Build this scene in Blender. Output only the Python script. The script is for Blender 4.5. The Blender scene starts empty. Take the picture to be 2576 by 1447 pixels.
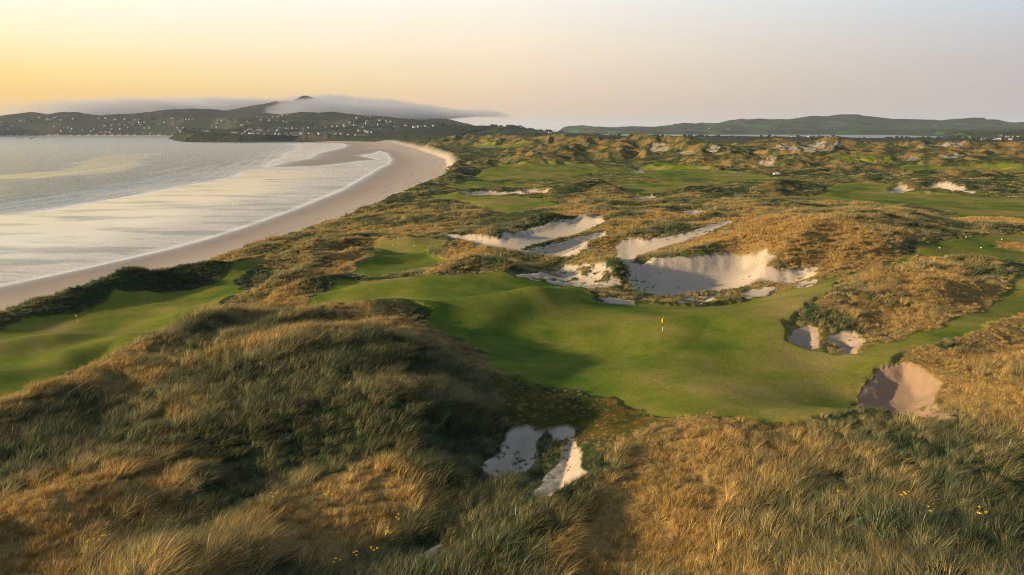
import bpy, math, numpy as np, random
from mathutils import Vector, Matrix
R = math.radians
rng = np.random.default_rng(7); random.seed(7)
sc = bpy.context.scene; COL = sc.collection
F32 = np.float32
# ------------------------------------------------------------------ camera, world, sun, exposure
CAMZ = 40.0; FPX = 1800.0; CU, CV = 1288.0, 723.5; PITCH = math.atan(398.0/FPX)
SP, CP = math.sin(PITCH), math.cos(PITCH)
cd = bpy.data.cameras.new("camera"); cam = bpy.data.objects.new("camera", cd); COL.objects.link(cam)
cam.location = (0, 0, CAMZ); cam.rotation_euler = (math.pi/2 - PITCH, 0, 0)
cd.sensor_width = 36; cd.lens = 36*FPX/2576; cd.clip_start = 0.5; cd.clip_end = 90000
sc.camera = cam
SUN_AZ, SUN_EL = R(-103), R(13)
GLOW = R(-85)                           # the brightest part of the evening sky          # azimuth from +Y (the view), negative = left
sdir = Vector((math.sin(SUN_AZ)*math.cos(SUN_EL), math.cos(SUN_AZ)*math.cos(SUN_EL), math.sin(SUN_EL)))
sl = bpy.data.lights.new("sun", 'SUN'); sl.energy = 5.0; sl.angle = R(1.6); sl.color = (1.0, 0.73, 0.41)
so = bpy.data.objects.new("sun", sl); COL.objects.link(so); so.location = (-300, 0, 300)
so.rotation_euler = sdir.to_track_quat('Z', 'Y').to_euler()
sc.view_settings.view_transform = 'Standard'; sc.view_settings.look = 'None'
sc.view_settings.exposure = 1.1; sc.view_settings.gamma = 1.0
sc.render.engine = 'CYCLES'
cy = sc.cycles
cy.max_bounces = 5; cy.diffuse_bounces = 2; cy.glossy_bounces = 2; cy.transmission_bounces = 3; cy.volume_bounces = 1
cy.transparent_max_bounces = 6; cy.caustics_reflective = False; cy.caustics_refractive = False
cy.use_denoising = True; cy.use_adaptive_sampling = True; cy.adaptive_threshold = 0.01
cy.pixel_filter_type = 'BLACKMAN_HARRIS'; cy.filter_width = 1.1; cy.volume_step_rate = 1.0; cy.volume_max_steps = 96
try: cy.denoiser = 'OPENIMAGEDENOISE'; cy.denoising_prefilter = 'NONE'
except Exception: pass

def srgb(r, g, b, a=1):
    f = lambda c: (c/255/12.92) if c/255 <= .04045 else ((c/255+.055)/1.055)**2.4
    return (f(r), f(g), f(b), a)

class NT:
    """small node helper"""
    def __init__(s, tree): s.t = tree; s.t.nodes.clear()
    def n(s, typ, ins=None, **props):
        nd = s.t.nodes.new(typ)
        for k, v in props.items(): setattr(nd, k, v)
        for k, v in (ins or {}).items():
            sock = nd.inputs[k]
            if isinstance(v, bpy.types.NodeSocket): s.t.links.new(v, sock)
            else: sock.default_value = v
        return nd
    def math(s, op, a, b=0.0, c=0.0, clamp=False):
        return s.n('ShaderNodeMath', {0: a, 1: b, 2: c}, operation=op, use_clamp=clamp).outputs[0]
    def mix(s, f, a, b, blend='MIX'):
        nd = s.n('ShaderNodeMix', {0: f, 6: a, 7: b}, data_type='RGBA', blend_type=blend); return nd.outputs[2]
    def ramp(s, f, stops, interp='LINEAR'):
        nd = s.n('ShaderNodeValToRGB', {0: f}); cr = nd.color_ramp; cr.interpolation = interp
        while len(cr.elements) < len(stops): cr.elements.new(0.5)
        for e, (p, c) in zip(cr.elements, stops):
            e.position = p; e.color = c if len(c) == 4 else (*c, 1)
        return nd.outputs[0]
    def mapr(s, v, a, b, c=0.0, d=1.0, smooth=False):
        return s.n('ShaderNodeMapRange', {0: v, 1: a, 2: b, 3: c, 4: d}, interpolation_type='SMOOTHSTEP' if smooth else 'LINEAR').outputs[0]
    def attr(s, name, typ='GEOMETRY', out='Fac'):
        return s.n('ShaderNodeAttribute', attribute_name=name, attribute_type=typ).outputs[out]
    def noise(s, vec, scale, detail=3, rough=.55, out='Fac', dist=0.0):
        return s.n('ShaderNodeTexNoise', {'Vector': vec, 'Scale': scale, 'Detail': detail, 'Roughness': rough, 'Distortion': dist}).outputs[out]

w = bpy.data.worlds.new("World"); sc.world = w; w.use_nodes = True
W_ = NT(w.node_tree)
sky = W_.n('ShaderNodeTexSky', sky_type='NISHITA', sun_disc=False, sun_elevation=SUN_EL, sun_rotation=SUN_AZ % (2*math.pi),
           air_density=1.0, dust_density=4.0, ozone_density=1.0)
tc = W_.n('ShaderNodeTexCoord').outputs['Generated']
sx = W_.n('ShaderNodeSeparateXYZ', {0: tc})
el = W_.math('MULTIPLY', W_.math('ARCSINE', sx.outputs[2]), 180/math.pi)
elf = W_.math('DIVIDE', el, 60.0, clamp=True)
hl = W_.math('SQRT', W_.math('ADD', W_.math('MULTIPLY', sx.outputs[0], sx.outputs[0]), W_.math('ADD', W_.math('MULTIPLY', sx.outputs[1], sx.outputs[1]), 1e-6)))
dt = W_.math('DIVIDE', W_.math('ADD', W_.math('MULTIPLY', sx.outputs[0], math.sin(GLOW)), W_.math('MULTIPLY', sx.outputs[1], math.cos(GLOW))), hl)
S = lambda e: e/60.0
zen = srgb(130, 150, 174)
rl = W_.ramp(elf, [(S(0), srgb(226,178,108)), (S(1.5), srgb(243,188,88)), (S(3.5), srgb(250,213,124)), (S(6), srgb(253,236,190)), (S(9.5), srgb(254,249,236)), (S(16), srgb(236,236,230)), (S(30), srgb(176,188,202)), (S(60), zen)])
rm = W_.ramp(elf, [(S(0), srgb(196,182,172)), (S(1.2), srgb(217,188,160)), (S(3), srgb(229,203,172)), (S(6), srgb(243,222,194)), (S(9.5), srgb(244,236,222)), (S(16), srgb(208,212,214)), (S(30), srgb(152,168,184)), (S(60), zen)])
rr = W_.ramp(elf, [(S(0), srgb(168,165,170)), (S(1.5), srgb(182,172,172)), (S(4), srgb(184,178,178)), (S(6.5), srgb(187,188,193)), (S(9.5), srgb(188,204,216)), (S(16), srgb(164,182,198)), (S(30), srgb(130,150,174)), (S(60), zen)])
m1 = W_.mix(W_.mapr(dt, -0.52, 0.09), rr, rm)
m2 = W_.mix(W_.mapr(dt, 0.05, 0.66), m1, rl)
nsc = W_.mix(1.0, sky.outputs[0], (0.018, 0.018, 0.018, 1), 'MULTIPLY')
tot = W_.mix(1.0, W_.mix(1.0, m2, (0.965, 0.97, 0.985, 1), 'MULTIPLY'), nsc, 'ADD')
bg = W_.n('ShaderNodeBackground', {'Color': tot, 'Strength': 0.515})
W_.n('ShaderNodeOutputWorld', {0: bg.outputs[0]})

# ------------------------------------------------------------------ maths helpers
def Wd(u, v, d):            # pixel of the plan (2576 wide) + forward distance -> world
    t = (v-CV)/FPX; dep = d/(CP - t*SP)
    return (dep*(u-CU)/FPX, d, CAMZ - dep*(SP + t*CP))
def Wz(u, v, z):            # pixel + height -> world
    t = (v-CV)/FPX; dep = (CAMZ-z)/(SP + t*CP)
    return (dep*(u-CU)/FPX, dep*(CP - t*SP), z)
def Wg(u, d):               # column + forward distance on flat ground
    return (d/CP*(u-CU)/FPX*1.0, d)
def ss(a, b, x):
    t = np.clip((x-a)/(b-a), 0, 1); return t*t*(3-2*t)
def pn(x, y, s, seed=0):    # gradient noise, wavelength s, about -1..1
    x = np.asarray(x, np.float64)/s + seed*17.31; y = np.asarray(y, np.float64)/s - seed*9.17
    xi = np.floor(x); yi = np.floor(y); fx = (x-xi).astype(F32); fy = (y-yi).astype(F32)
    xi = xi.astype(np.int64); yi = yi.astype(np.int64)
    def g(ix, iy, dx, dy):
        h = (ix*374761393 + iy*668265263 + seed*974634777) & 0xffffffff
        h = ((h ^ (h >> 13))*1274126177) & 0xffffffff; h = (h ^ (h >> 16)) & 0xffff
        a = h.astype(F32)*(2*math.pi/65536); return np.cos(a)*dx + np.sin(a)*dy
    u = fx*fx*fx*(fx*(fx*6-15)+10); v = fy*fy*fy*(fy*(fy*6-15)+10)
    a = g(xi, yi, fx, fy); b = g(xi+1, yi, fx-1, fy); c = g(xi, yi+1, fx, fy-1); d = g(xi+1, yi+1, fx-1, fy-1)
    return ((a+(b-a)*u) + ((c+(d-c)*u) - (a+(b-a)*u))*v)*1.5
def fbm(x, y, s, oct=3, seed=0, g=.5):
    r = 0; a = 1.0
    for i in range(oct): r = r + a*pn(x, y, s/2**i, seed+i); a *= g
    return r
def segd(x, y, ax, ay, bx, by):
    dx, dy = bx-ax, by-ay; L = dx*dx+dy*dy+1e-9
    t = np.clip(((x-ax)*dx+(y-ay)*dy)/L, 0, 1)
    return np.hypot(x-(ax+t*dx), y-(ay+t*dy)), t
def polysd(x, y, P):        # signed distance, positive inside
    P = [(p[0], p[1]) for p in P]; d = np.full(np.shape(x), 1e9); ins = np.zeros(np.shape(x), bool)
    for i in range(len(P)):
        (ax, ay), (bx, by) = P[i-1], P[i]
        dd, _ = segd(x, y, ax, ay, bx, by); d = np.minimum(d, dd)
        c = ((ay > y) != (by > y)); xx = ax + (y-ay)*(bx-ax)/((by-ay) if by != ay else 1e-9)
        ins ^= (c & (x < xx))
    return np.where(ins, d, -d)
def polysd_local(x, y, P, m):
    xs = [p[0] for p in P]; ys = [p[1] for p in P]
    k = (x > min(xs)-m) & (x < max(xs)+m) & (y > min(ys)-m) & (y < max(ys)+m)
    out = np.full(np.shape(x), -1e6); 
    if k.any(): out[k] = polysd(x[k], y[k], P)
    return out

# ------------------------------------------------------------------ lie of the land
BASE = [(1667,862,16.5),(1400,850,16.3),(1300,740,16.3),(1300,702,15.6),(1600,1000,16.2),(2000,1000,16),(2080,900,16.4),(1900,790,16.2),(1600,775,16.2),
 (950,715,14.5),(830,745,14),(1000,640,11.5),(1100,612,12),(1230,900,16.3),(196,820,6.2),(100,950,6.8),(420,785,6.3),(560,745,7),(30,880,6.2),
 (900,585,9),(1000,560,10),(1200,560,11.5),(1193,506,11),(1300,430,11),(1200,380,11),(1080,372,11),
 (1300,612,12.6),(1400,640,12.4),(1700,715,14.0),(1600,690,14.0),(1850,690,14.6),(1750,640,16.6),(1800,600,18.4),(2000,560,19.2),(2120,575,20.5),(2200,548,20),(2300,520,14.5),(2500,530,14.5),
 (1950,478,12.5),(1800,520,15.5),(1600,520,14),(1500,530,14.5),(2190,684,17),(2450,620,17.3),(2300,740,18.4),(2120,780,17.8),(2450,780,17.2),(2450,900,19.3),(2500,1100,19.6),(2000,1250,19.5),
 (1700,1180,18),(2300,1420,20.5),(1800,1420,18.5),(2270,990,15.9),(1300,1160,13.9),(1400,1200,13.6),(1250,1300,12.6),(1100,1400,12.6),(1100,1430,13),(1400,1000,15.8),(1500,1080,15.5),
 (600,1000,17.9),(450,1100,16.7),(800,1230,15.4),(1000,1050,18.6),(1150,1060,17.2),(900,1130,17),(200,1180,15.8),(0,1180,16.2),(600,1300,15.5),(200,1340,15.5),(150,1440,16),(800,1420,15),
 (1700,470,12),(2400,430,12),(1700,420,12),(1300,470,11),(900,545,8.5),(700,620,8.5)]
BASEW = [(3000,300,16),(300,1000,11),(900,1000,12),(1500,1500,10),(200,1600,9),(-150,1900,9),(0,2600,9),(900,2500,7),(2000,2600,8),(-3000,3300,30),(-2400,4700,60),(-1000,4300,40),(0,4500,25),
 (1500,6500,25),(4500,6000,45),(2700,3100,14),(0,8000,20),(-4000,7500,60),(5500,8500,40),(80,18,17),(-30,18,15),(45,30,17),(120,120,17.5),(180,200,16),(-110,60,10),(-90,30,12)]
def az_lr(x, y):
    a = np.clip(np.arctan2(x, y), -.95, .95); return a*1.6, np.log(np.maximum(np.hypot(x, y), 22))
def tps_fit(pts):
    X = np.array([[*az_lr(p[0], p[1])] for p in pts]); z = np.array([p[2] for p in pts]); n = len(X)
    d = np.hypot(X[:,None,0]-X[None,:,0], X[:,None,1]-X[None,:,1]); K = np.where(d > 0, d*d*np.log(d+1e-12), 0) + np.eye(n)*2e-5
    A = np.zeros((n+3, n+3)); A[:n,:n] = K; A[:n,n] = 1; A[:n,n+1:] = X; A[n,:n] = 1; A[n+1:,:n] = X.T
    s = np.linalg.solve(A, np.concatenate([z, [0,0,0]])); return X, s
_bp = [Wz(*p) for p in BASE] + BASEW
TX, TS = tps_fit(_bp)
def base_h(x, y):
    a, l = az_lr(x, y); a = a.astype(F32); l = l.astype(F32)
    h = TS[-3] + TS[-2]*a + TS[-1]*l
    for (ca, cl), wgt in zip(TX, TS[:-3]):
        r2 = (a-F32(ca))**2 + (l-F32(cl))**2 + F32(1e-9); h = h + F32(wgt*.5)*r2*np.log(r2)
    return np.clip(h, 2, 90)
# ridges: (kind, width m, [(u, v, z)...]) ; kind n = near (z given), f = far (d given)
RN = [
 (5.5,[(-100,830,7.2),(0,812,7.5),(130,762,7.9),(240,724,9.3),(335,680,10.9),(400,678,10.2),(490,662,10.9),(580,655,10.7),(660,650,9.6),(700,655,9.2)]),
 (5,[(690,640,10),(780,618,11.4),(860,608,12),(950,598,12.6),(1040,592,13.4),(1090,590,13)]),
 (5,[(600,625,8.5),(700,598,9.5),(800,590,9.5),(900,600,9.5)]),
 (6,[(620,738,9.5),(700,706,12),(760,676,13.4),(840,638,14),(900,624,14.4),(935,627,14)]),
 (4,[(935,627,14),(925,648,14),(890,664,13.6),(850,680,13)]),
 (5,[(545,800,9.5),(600,776,12.2),(680,732,15),(740,702,16.2),(830,693,16),(885,693,15)]),
 (5,[(585,805,11.5),(680,775,14.5),(790,748,15.5)]),
 (6,[(-100,1050,18),(0,1018,18.5),(130,985,19),(230,925,19.3),(350,858,19.8),(450,826,19.5),(540,802,18.8),(620,800,18)]),
 (4.5,[(500,915,18.8),(560,880,19.8),(650,830,20.2),(720,798,20.3),(830,765,20.2),(940,746,20.6),(1000,755,19.4),(1050,778,17.6)]),
 (9,[(560,960,18.6),(700,878,20.3),(820,830,20.6),(950,816,20.2),(1080,833,19.1),(1160,860,17.9),(1215,893,16.8)]),
 (4,[(-80,1340,18),(0,1300,17.6),(150,1245,18.2),(300,1232,18),(420,1235,17.2)]),
 (4,[(380,1470,19),(450,1430,18.6),(550,1390,18.2),(640,1352,17.6),(760,1350,16.8),(900,1330,16)]),
 (4,[(740,1300,16),(900,1258,16.4),(1050,1232,16.4),(1170,1198,16),(1225,1155,15.6)]),
 (7,[(1050,1470,16.6),(1250,1420,16.8),(1400,1330,17.6),(1500,1220,18.2),(1600,1130,18.6),(1750,1068,19.4),(1900,1048,19.4),(2100,1025,20),(2250,1032,20),(2400,1064,20),(2620,1075,20.5)]),
 (4,[(960,705,15),(1050,695,16.2),(1130,668,17),(1200,652,17.4),(1280,668,16.8),(1340,680,16)]),
 (4,[(1075,625,13.4),(1130,632,14),(1200,640,14.4),(1290,650,14.6),(1400,664,14.4),(1480,668,14.6)]),
 (6,[(1080,582,12.6),(1150,570,14.6),(1230,573,15.2),(1290,588,14.4)]),
 (5,[(1290,565,14.5),(1380,545,15.8),(1480,538,16.2),(1540,560,16.2)]),
 (2.5,[(1290,630,13.2),(1380,608,14),(1460,588,14.6),(1530,576,15.2)]),
 (4,[(1470,636,16.4),(1520,650,17.4),(1560,672,17.4),(1588,695,15.6)]),
 (5,[(1470,615,15.8),(1530,590,17.4),(1620,578,18.2),(1760,560,18.8),(1860,545,19)]),
 (4,[(1640,648,17.4),(1750,622,18.8),(1860,606,19.6),(1960,610,19.8)]),
 (5,[(1960,640,19),(2000,600,20.4),(2080,560,21),(2190,540,21)]),
 (6,[(1985,815,17.8),(2040,765,19),(2190,697,19),(2350,660,19.2),(2500,658,19.2),(2545,690,18.6)]),
 (6,[(2200,972,16.9),(2290,928,17.8),(2400,893,18.4),(2620,820,19)]),
 (5,[(2380,560,16),(2450,570,16.8),(2620,568,17)]),
 (8,[(985,352,11),(1020,354,12),(1064,360,13),(1120,374,15.5),(1131,384,15.5),(1148,398,15),(1140,440,12.5),(1095,466,10)]),
 (4,[(1160,478,12.6),(1230,470,13.2),(1330,472,13.2),(1400,480,13)]),
 (7,[(1430,470,15),(1500,455,16),(1545,465,16),(1540,490,14.5)]),
 (8,[(1640,480,15),(1750,470,16),(1919,475,16),(1965,461,17),(2035,461,17),(2072,480,14.5)]),
 (5,[(2265,460,15),(2330,455,15.5),(2420,462,15.5),(2470,475,15)]),
 (4,[(2000,705,15.6),(2060,690,17),(2180,668,17.6),(2290,640,17.6)]),
]
RF = [
 (22,[(1370,343,1050),(1419,340,1020),(1450,342,1000),(1500,346,980)]),
 (20,[(1387,361,930),(1440,352,900),(1507,341,880),(1548,349,860),(1594,339,880),(1655,343,860),(1738,348,830),(1768,352,810),(1798,359,780),(1827,378,740)]),
 (18,[(1306,399,620),(1370,385,680),(1446,370,740),(1499,372,740),(1559,378,700),(1634,384,680),(1700,392,660),(1768,381,690),(1827,389,670)]),
 (14,[(1290,384,800),(1352,368,850),(1397,371,840)]),
 (15,[(1741,423,540),(1781,412,570),(1841,387,620),(1857,384,630),(1890,392,630),(1943,381,640),(1976,384,630),(1984,396,600)]),
 (13,[(1935,425,520),(2000,402,555),(2019,397,560),(2051,405,550),(2072,418,530)]),
 (24,[(1880,362,900),(1951,352,900),(1975,357,880),(2035,351,880),(2059,346,880),(2089,348,880),(2121,355,870),(2143,359,860),(2188,369,840)]),
 (22,[(2207,360,900),(2283,359,880),(2315,358,870),(2382,358,870),(2422,356,870),(2449,360,870),(2530,355,850),(2640,352,830)]),
 (20,[(2113,403,640),(2153,387,680),(2207,385,700),(2247,381,700),(2368,372,730),(2436,370,740),(2503,375,720),(2557,375,710),(2640,378,700)]),
 (12,[(2390,413,540),(2425,401,560),(2449,402,565),(2476,410,550),(2498,405,545),(2538,413,530)]),
 (9,[(2113,424,480),(2130,421,480),(2186,421,480),(2215,425,475)]),
 (9,[(2282,427,460),(2341,429,455),(2409,432,450)]),
 (26,[(1060,356,1700),(1096,350,1650),(1139,342.5,1600),(1174,338.5,1600),(1210,343,1550),(1242,338.5,1500),(1290,341,1450),(1330,343,1400)]),
 (16,[(1100,358,1300),(1180,352,1250),(1240,349,1200),(1290,351,1150)]),
]
RH = [  # hills (width m, taper) u, v, d
 (430,[(-260,283,4900),(-120,287,4900),(0,291,4800),(27,283,4800),(81,280,4800),(115,284,4800),(150,289,4750),(161,285.5,4750),(204,283,4750),(255,292,4700)]),
 (430,[(255,292,4700),(290,289,4700),(340,288,4750),(403,283,4800),(491,280.5,4800),(564,281,4800),(618,283,4750),(700,288,4600)]),
 (520,[(560,300,6400),(600,288,6300),(640,268,6100),(691,254.5,6000),(723,252.5,5900),(747,260,5900)]),
 (380,[(738,262,5950),(771,244.5,5950),(795,251,5980),(850,268,6050),(950,285,6100)]),
 (330,[(717,289,4300),(790,284,4200),(849,281,4100),(884,288,4050),(919,293,4000),(970,295,4000),(1018,297,3900),(1059,304,3800),(1107,311,3700),(1139,314,3600)]),
 (420,[(1032,296,6500),(1099,296,6500),(1126,301.5,6400),(1158,312,6300),(1200,318,6200)]),
 (260,[(975,326,2900),(1032,320,2900),(1100,314.5,2950),(1139,313,3000),(1193,315.2,3000),(1260,318.7,3000),(1300,323,2900),(1320,326.5,2850),(1345,331,2800)]),
 (85,[(473,343,3150),(497,336,3100),(564,324,3000),(618,322,2900),(690,328,2800),(744,338,2700),(830,343,2650)]),
 (600,[(1360,328,7600),(1408,322.8,7600),(1486,317.4,7500),(1580,318,7400),(1645,322.8,7400)]),
 (450,[(1645,322.8,7400),(1688,317,7300),(1714,311,7300),(1736,313,7300)]),
 (500,[(1736,313,8000),(1768,308.5,8200),(1816,316.6,8200)]),
 (600,[(1816,316.6,7200),(1849,304,7200),(1889,298.6,7200),(1950,298.6,7200),(2018,297,7300),(2056,298.6,7300)]),
 (650,[(2056,298.6,7300),(2075,291,7400),(2107,289.7,7400),(2153,293,7400),(2247,302.6,7300),(2314,301.3,7200),(2381,304,7100)]),
 (600,[(2381,304,7300),(2402,300.5,7300),(2451,296,7300),(2475,301,7200),(2502,301.3,7200),(2539,308,7100),(2576,309.3,7000),(2800,306,6900),(3000,318,6800)]),
 (200,[(2295,344,3400),(2340,337,3350),(2373,333,3300),(2430,333,3300),(2502,335,3200),(2576,332,3200),(2800,330,3200)]),
]
RW = []   # world ridges: kind, width, [(x,y,z)]
for wd, P in RN: RW.append(('n', wd, [Wz(*p) for p in P]))
for wd, P in RF: RW.append(('f', wd*2.1, [Wd(*p) for p in P]))
for wd, P in RH: RW.append(('h', wd, [Wd(*p) for p in P]))
# waterline and dune foot
def d_at(v, z=0): return Wz(CU, v, z)[1]
WL = [(-178,-900),(-178,60)] + [Wz(u,v,0)[:2] for u,v in [(0,722),(160,688),(330,650),(440,625),(530,600),(640,565),(760,521),(860,480),(930,440),(951,426),(978,414),(986,402),(973,385),(954,380),(938,386),(905,391.5),
   (951,402),(913,404.5),(852,413),(801,418),(735,420),(672,421.5),(720,408),(779,399),(801,386),(865,371.3),(873,365),(857,360.8),(779,360.5),(748,357.2),(700,358),(629,359),(590,358.6),(497,357),(476,352.5),(457,348)]]
WL += [Wg(u,d) for u,d in [(470,3560),(560,3500),(600,3800),(520,4080),(300,4130),(80,4150),(34,4120),(34,3800),(30,3560),(0,3480),(-200,3500),(-500,3300)]] + [(-5000,2300),(-11000,4000),(-11000,10500),(-1500,10500)]
WL += [Wg(u,d) for u,d in [(1180,9500),(1230,6000),(1310,3700),(1345,3300),(1430,3150),(1800,3250),(2050,3100),(2140,2850),(2290,2850),(2330,3150),(2320,4300),(2200,5100)]] + [(12000,6000),(12000,-3000),(-178,-3000)]
WL2 = [Wg(u,d) for u,d in [(1384,7300),(1430,6700),(1520,6000),(1700,5700),(1850,5650),(2000,5600),(2200,5300),(2330,4500)]] + [(12000,4000),(12000,12000),(1400,9800)]
FL = [(-118,-900),(-116,50),(-106,108),(-103,124),(-100,137),(-95,151),(-90,160),(-86,172),(-80,191),(-75,228),(-69,268),(-66,324),(-61,393),(-54,496),(-58,647),(-85,910),(-182,1376),(-366,2175)]
FL += [Wg(u,d) for u,d in [(760,2420),(748,2400),(700,2360),(629,2330),(590,2345),(497,2400),(478,2650),(462,3250),(478,3500),(600,3480),(640,3900),(560,4420),(300,4450),(60,4450),(28,4200),(24,3600),(0,3500),(-200,3520),(-500,3320)]] + [(-5000,2320),(-10990,4020),(-10990,10490),(-1520,10490)]
FL += [Wg(u,d) for u,d in [(1175,9490),(1222,6000),(1302,3690),(1340,3280),(1430,3120),(1800,3220),(2050,3060),(2140,2820),(2290,2820),(2335,3130),(2328,4310),(2205,5110)]] + [(11990,5990),(11990,-2990),(-118,-2990)]
def H0(x, y, full=False):
    x = np.asarray(x, float); y = np.asarray(y, float); shp = x.shape; x = x.ravel(); y = y.ravel()
    h = base_h(x, y); kf = np.zeros_like(h); kh = np.zeros_like(h)
    for kind, wd, P in RW:
        m = wd*3.2; xs = [p[0] for p in P]; ys = [p[1] for p in P]
        k = np.where((x > min(xs)-m) & (x < max(xs)+m) & (y > min(ys)-m) & (y < max(ys)+m))[0]
        if not len(k): continue
        X, Y = x[k], y[k]; best = np.full(len(k), 1e9); zc = np.zeros(len(k))
        if kind != 'h':
            X = X + pn(X, Y, wd*3.0, 3)*wd*.35; Y = Y + pn(X, Y, wd*2.6, 4)*wd*.35
        for (ax, ay, az), (bx, by, bz) in zip(P[:-1], P[1:]):
            d, t = segd(X, Y, ax, ay, bx, by); b = d < best
            best = np.where(b, d, best); zc = np.where(b, az+(bz-az)*t, zc)
        q = best/wd
        g = np.exp(-np.power(q, 1.35 if kind == 'f' else (1.5 if kind == 'n' else 1.5))*1.05)
        up = (zc > h[k]) | (kind == 'n')
        h[k] = np.where(up, h[k] + (zc-h[k])*g, h[k])
        if kind == 'f': kf[k] = np.maximum(kf[k], g)
        if kind == 'h': kh[k] = np.maximum(kh[k], g)
    sd = np.maximum(polysd(x, y, WL), polysd(x, y, WL2))
    sf = np.maximum(polysd(x, y, FL), polysd(x, y, WL2) - 15)
    r = np.hypot(x, y); L = 4.5 + 0.013*r
    inl = 3.3 + (h-3.3)*ss(0, 1, sf/L)
    bt = np.clip(sd/(sd - sf + 1e-3), 0, 1); beach = 3.3*(0.35*bt + 0.65*bt*bt)
    sea_b = -0.05 - np.clip(-sd*0.012, 0, 4)
    H = np.where(sf > 0, inl, np.where(sd > 0, beach, sea_b))
    if full: return H.reshape(shp), kf.reshape(shp), kh.reshape(shp), sd.reshape(shp), sf.reshape(shp)
    return H.reshape(shp)
_D = np.exp(np.linspace(math.log(22), math.log(9500), 620))
def cast(uv):
    """rays through plan pixels onto the land: list of (x, y, z)"""
    uv = np.array(uv, float); t = (uv[:,1]-CV)/FPX
    dx = (uv[:,0]-CU)/FPX; dyy = CP - t*SP; dz = -(SP + t*CP)
    Xd = dx/dyy; Zd = dz/dyy
    Y = _D[None,:]; X = Xd[:,None]*Y; Z = CAMZ + Zd[:,None]*Y
    hh = H0(X, np.broadcast_to(Y, X.shape)); below = (Z < np.maximum(hh, 0))
    idx = np.argmax(below, 1); ok = below.any(1); idx = np.where(ok, np.maximum(idx, 1), len(_D)-1)
    ar = np.arange(len(uv)); f0 = (Z-np.maximum(hh,0))[ar, idx-1]; f1 = (Z-np.maximum(hh,0))[ar, idx]
    k = np.clip(f0/np.maximum(f0-f1, 1e-6), 0, 1); yy = _D[idx-1] + (_D[idx]-_D[idx-1])*k
    return [(float(a*b), float(b), float(CAMZ+c*b)) for a, b, c in zip(Xd, yy, Zd)]
# ------------------------------------------------------------------ mown turf and sand outlines
FAIR = [
 ('wide mown green with a tall yellow flag in the middle of the photo', [(775,772),(800,742),(865,702),(960,706),(1075,694),(1180,694),(1260,700),(1400,717),(1490,738),(1510,757),(1620,763),(1750,768),(1880,752),(1990,730),(2005,715),(2060,706),(2130,692),(2190,678),(2290,643),(2300,650),(2190,692),(2120,705),(2060,750),(1995,800),(1975,830),(1985,868),(2040,886),(2110,899),(2150,897),(2210,876),(2277,849),(2365,819),(2396,801),(2480,775),(2530,738),(2562,692),(2578,660),(2640,640),(2640,755),(2576,785),(2516,810),(2447,834),(2396,852),(2328,873),(2279,889),(2231,924),(2188,948),(2168,975),(2155,1000),(2140,1035),(2050,1052),(1850,1062),(1690,1050),(1540,1004),(1440,986),(1300,950),(1240,926),(1212,890),(1150,852),(1062,815),(1080,792),(1030,768),(940,765),(870,765)], None),
 ('small mown turf hollow between rough ridges left of the white blowouts', [(880,690),(908,662),(945,640),(938,622),(960,606),(1030,599),(1085,596),(1125,605),(1075,626),(1078,637),(1100,645),(1130,656),(1100,665),(1060,680),(970,692),(930,696)], None),
 ('sunken putting green at the left edge with a small yellow flag', [(-140,1000),(-140,870),(-60,845),(0,842),(60,815),(130,800),(230,780),(300,755),(420,738),(480,736),(550,724),(590,702),(640,690),(700,660),(720,652),(700,672),(640,700),(585,720),(605,740),(640,752),(610,775),(560,795),(560,830),(480,870),(380,900),(300,950),(230,980),(160,1020),(0,1040)], 6.4),
 ('flat distant green with a yellow flag near the beach grass', [(1085,490),(1180,488),(1290,494),(1390,504),(1415,520),(1330,526),(1280,538),(1210,523),(1160,508),(1100,502)], None),
 ('broad dark green fairway strip left of centre in the distance', [(1190,452),(1220,425),(1285,405),(1400,407),(1480,414),(1515,424),(1480,440),(1400,450),(1290,455)], None),
 ('long thin mown strip beside the beach dunes', [(1085,474),(1180,456),(1280,462),(1420,470),(1330,472),(1180,474)], None),
 ('small bright green strip behind a dark dune edge', [(1555,463),(1660,459),(1800,460),(1790,466),(1700,480),(1640,486),(1575,484)], None),
 ('mown fairway under the orange dune range', [(1600,421),(1640,414),(1800,426),(1900,436),(1965,450),(1850,456),(1720,453),(1640,449),(1598,441)], None),
 ('long pale fairway crossing the right side of the links', [(1880,502),(1960,494),(2070,488),(2085,470),(2145,457),(2235,463),(2225,484),(2400,491),(2500,497),(2700,500),(2700,556),(2500,553),(2385,550),(2395,536),(2300,530),(2200,520),(2100,507),(1960,502)], None),
 ('raised mown tee at the right edge', [(2305,632),(2330,610),(2440,598),(2520,590),(2680,588),(2680,612),(2510,608),(2500,620),(2680,640),(2680,668),(2540,655),(2400,646),(2330,650)], None),
 ('far mown strip below the dark dunes at right', [(2240,420),(2400,418),(2700,420),(2700,432),(2450,436),(2300,436)], None),
 ('far green hollow between dunes', [(2070,397),(2150,392),(2280,398),(2330,404),(2200,410),(2100,408)], None),
 ('distant lawn strip beyond the beach end', [(1180,364),(1260,360),(1330,362),(1300,372),(1200,374)], None),
]
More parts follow.
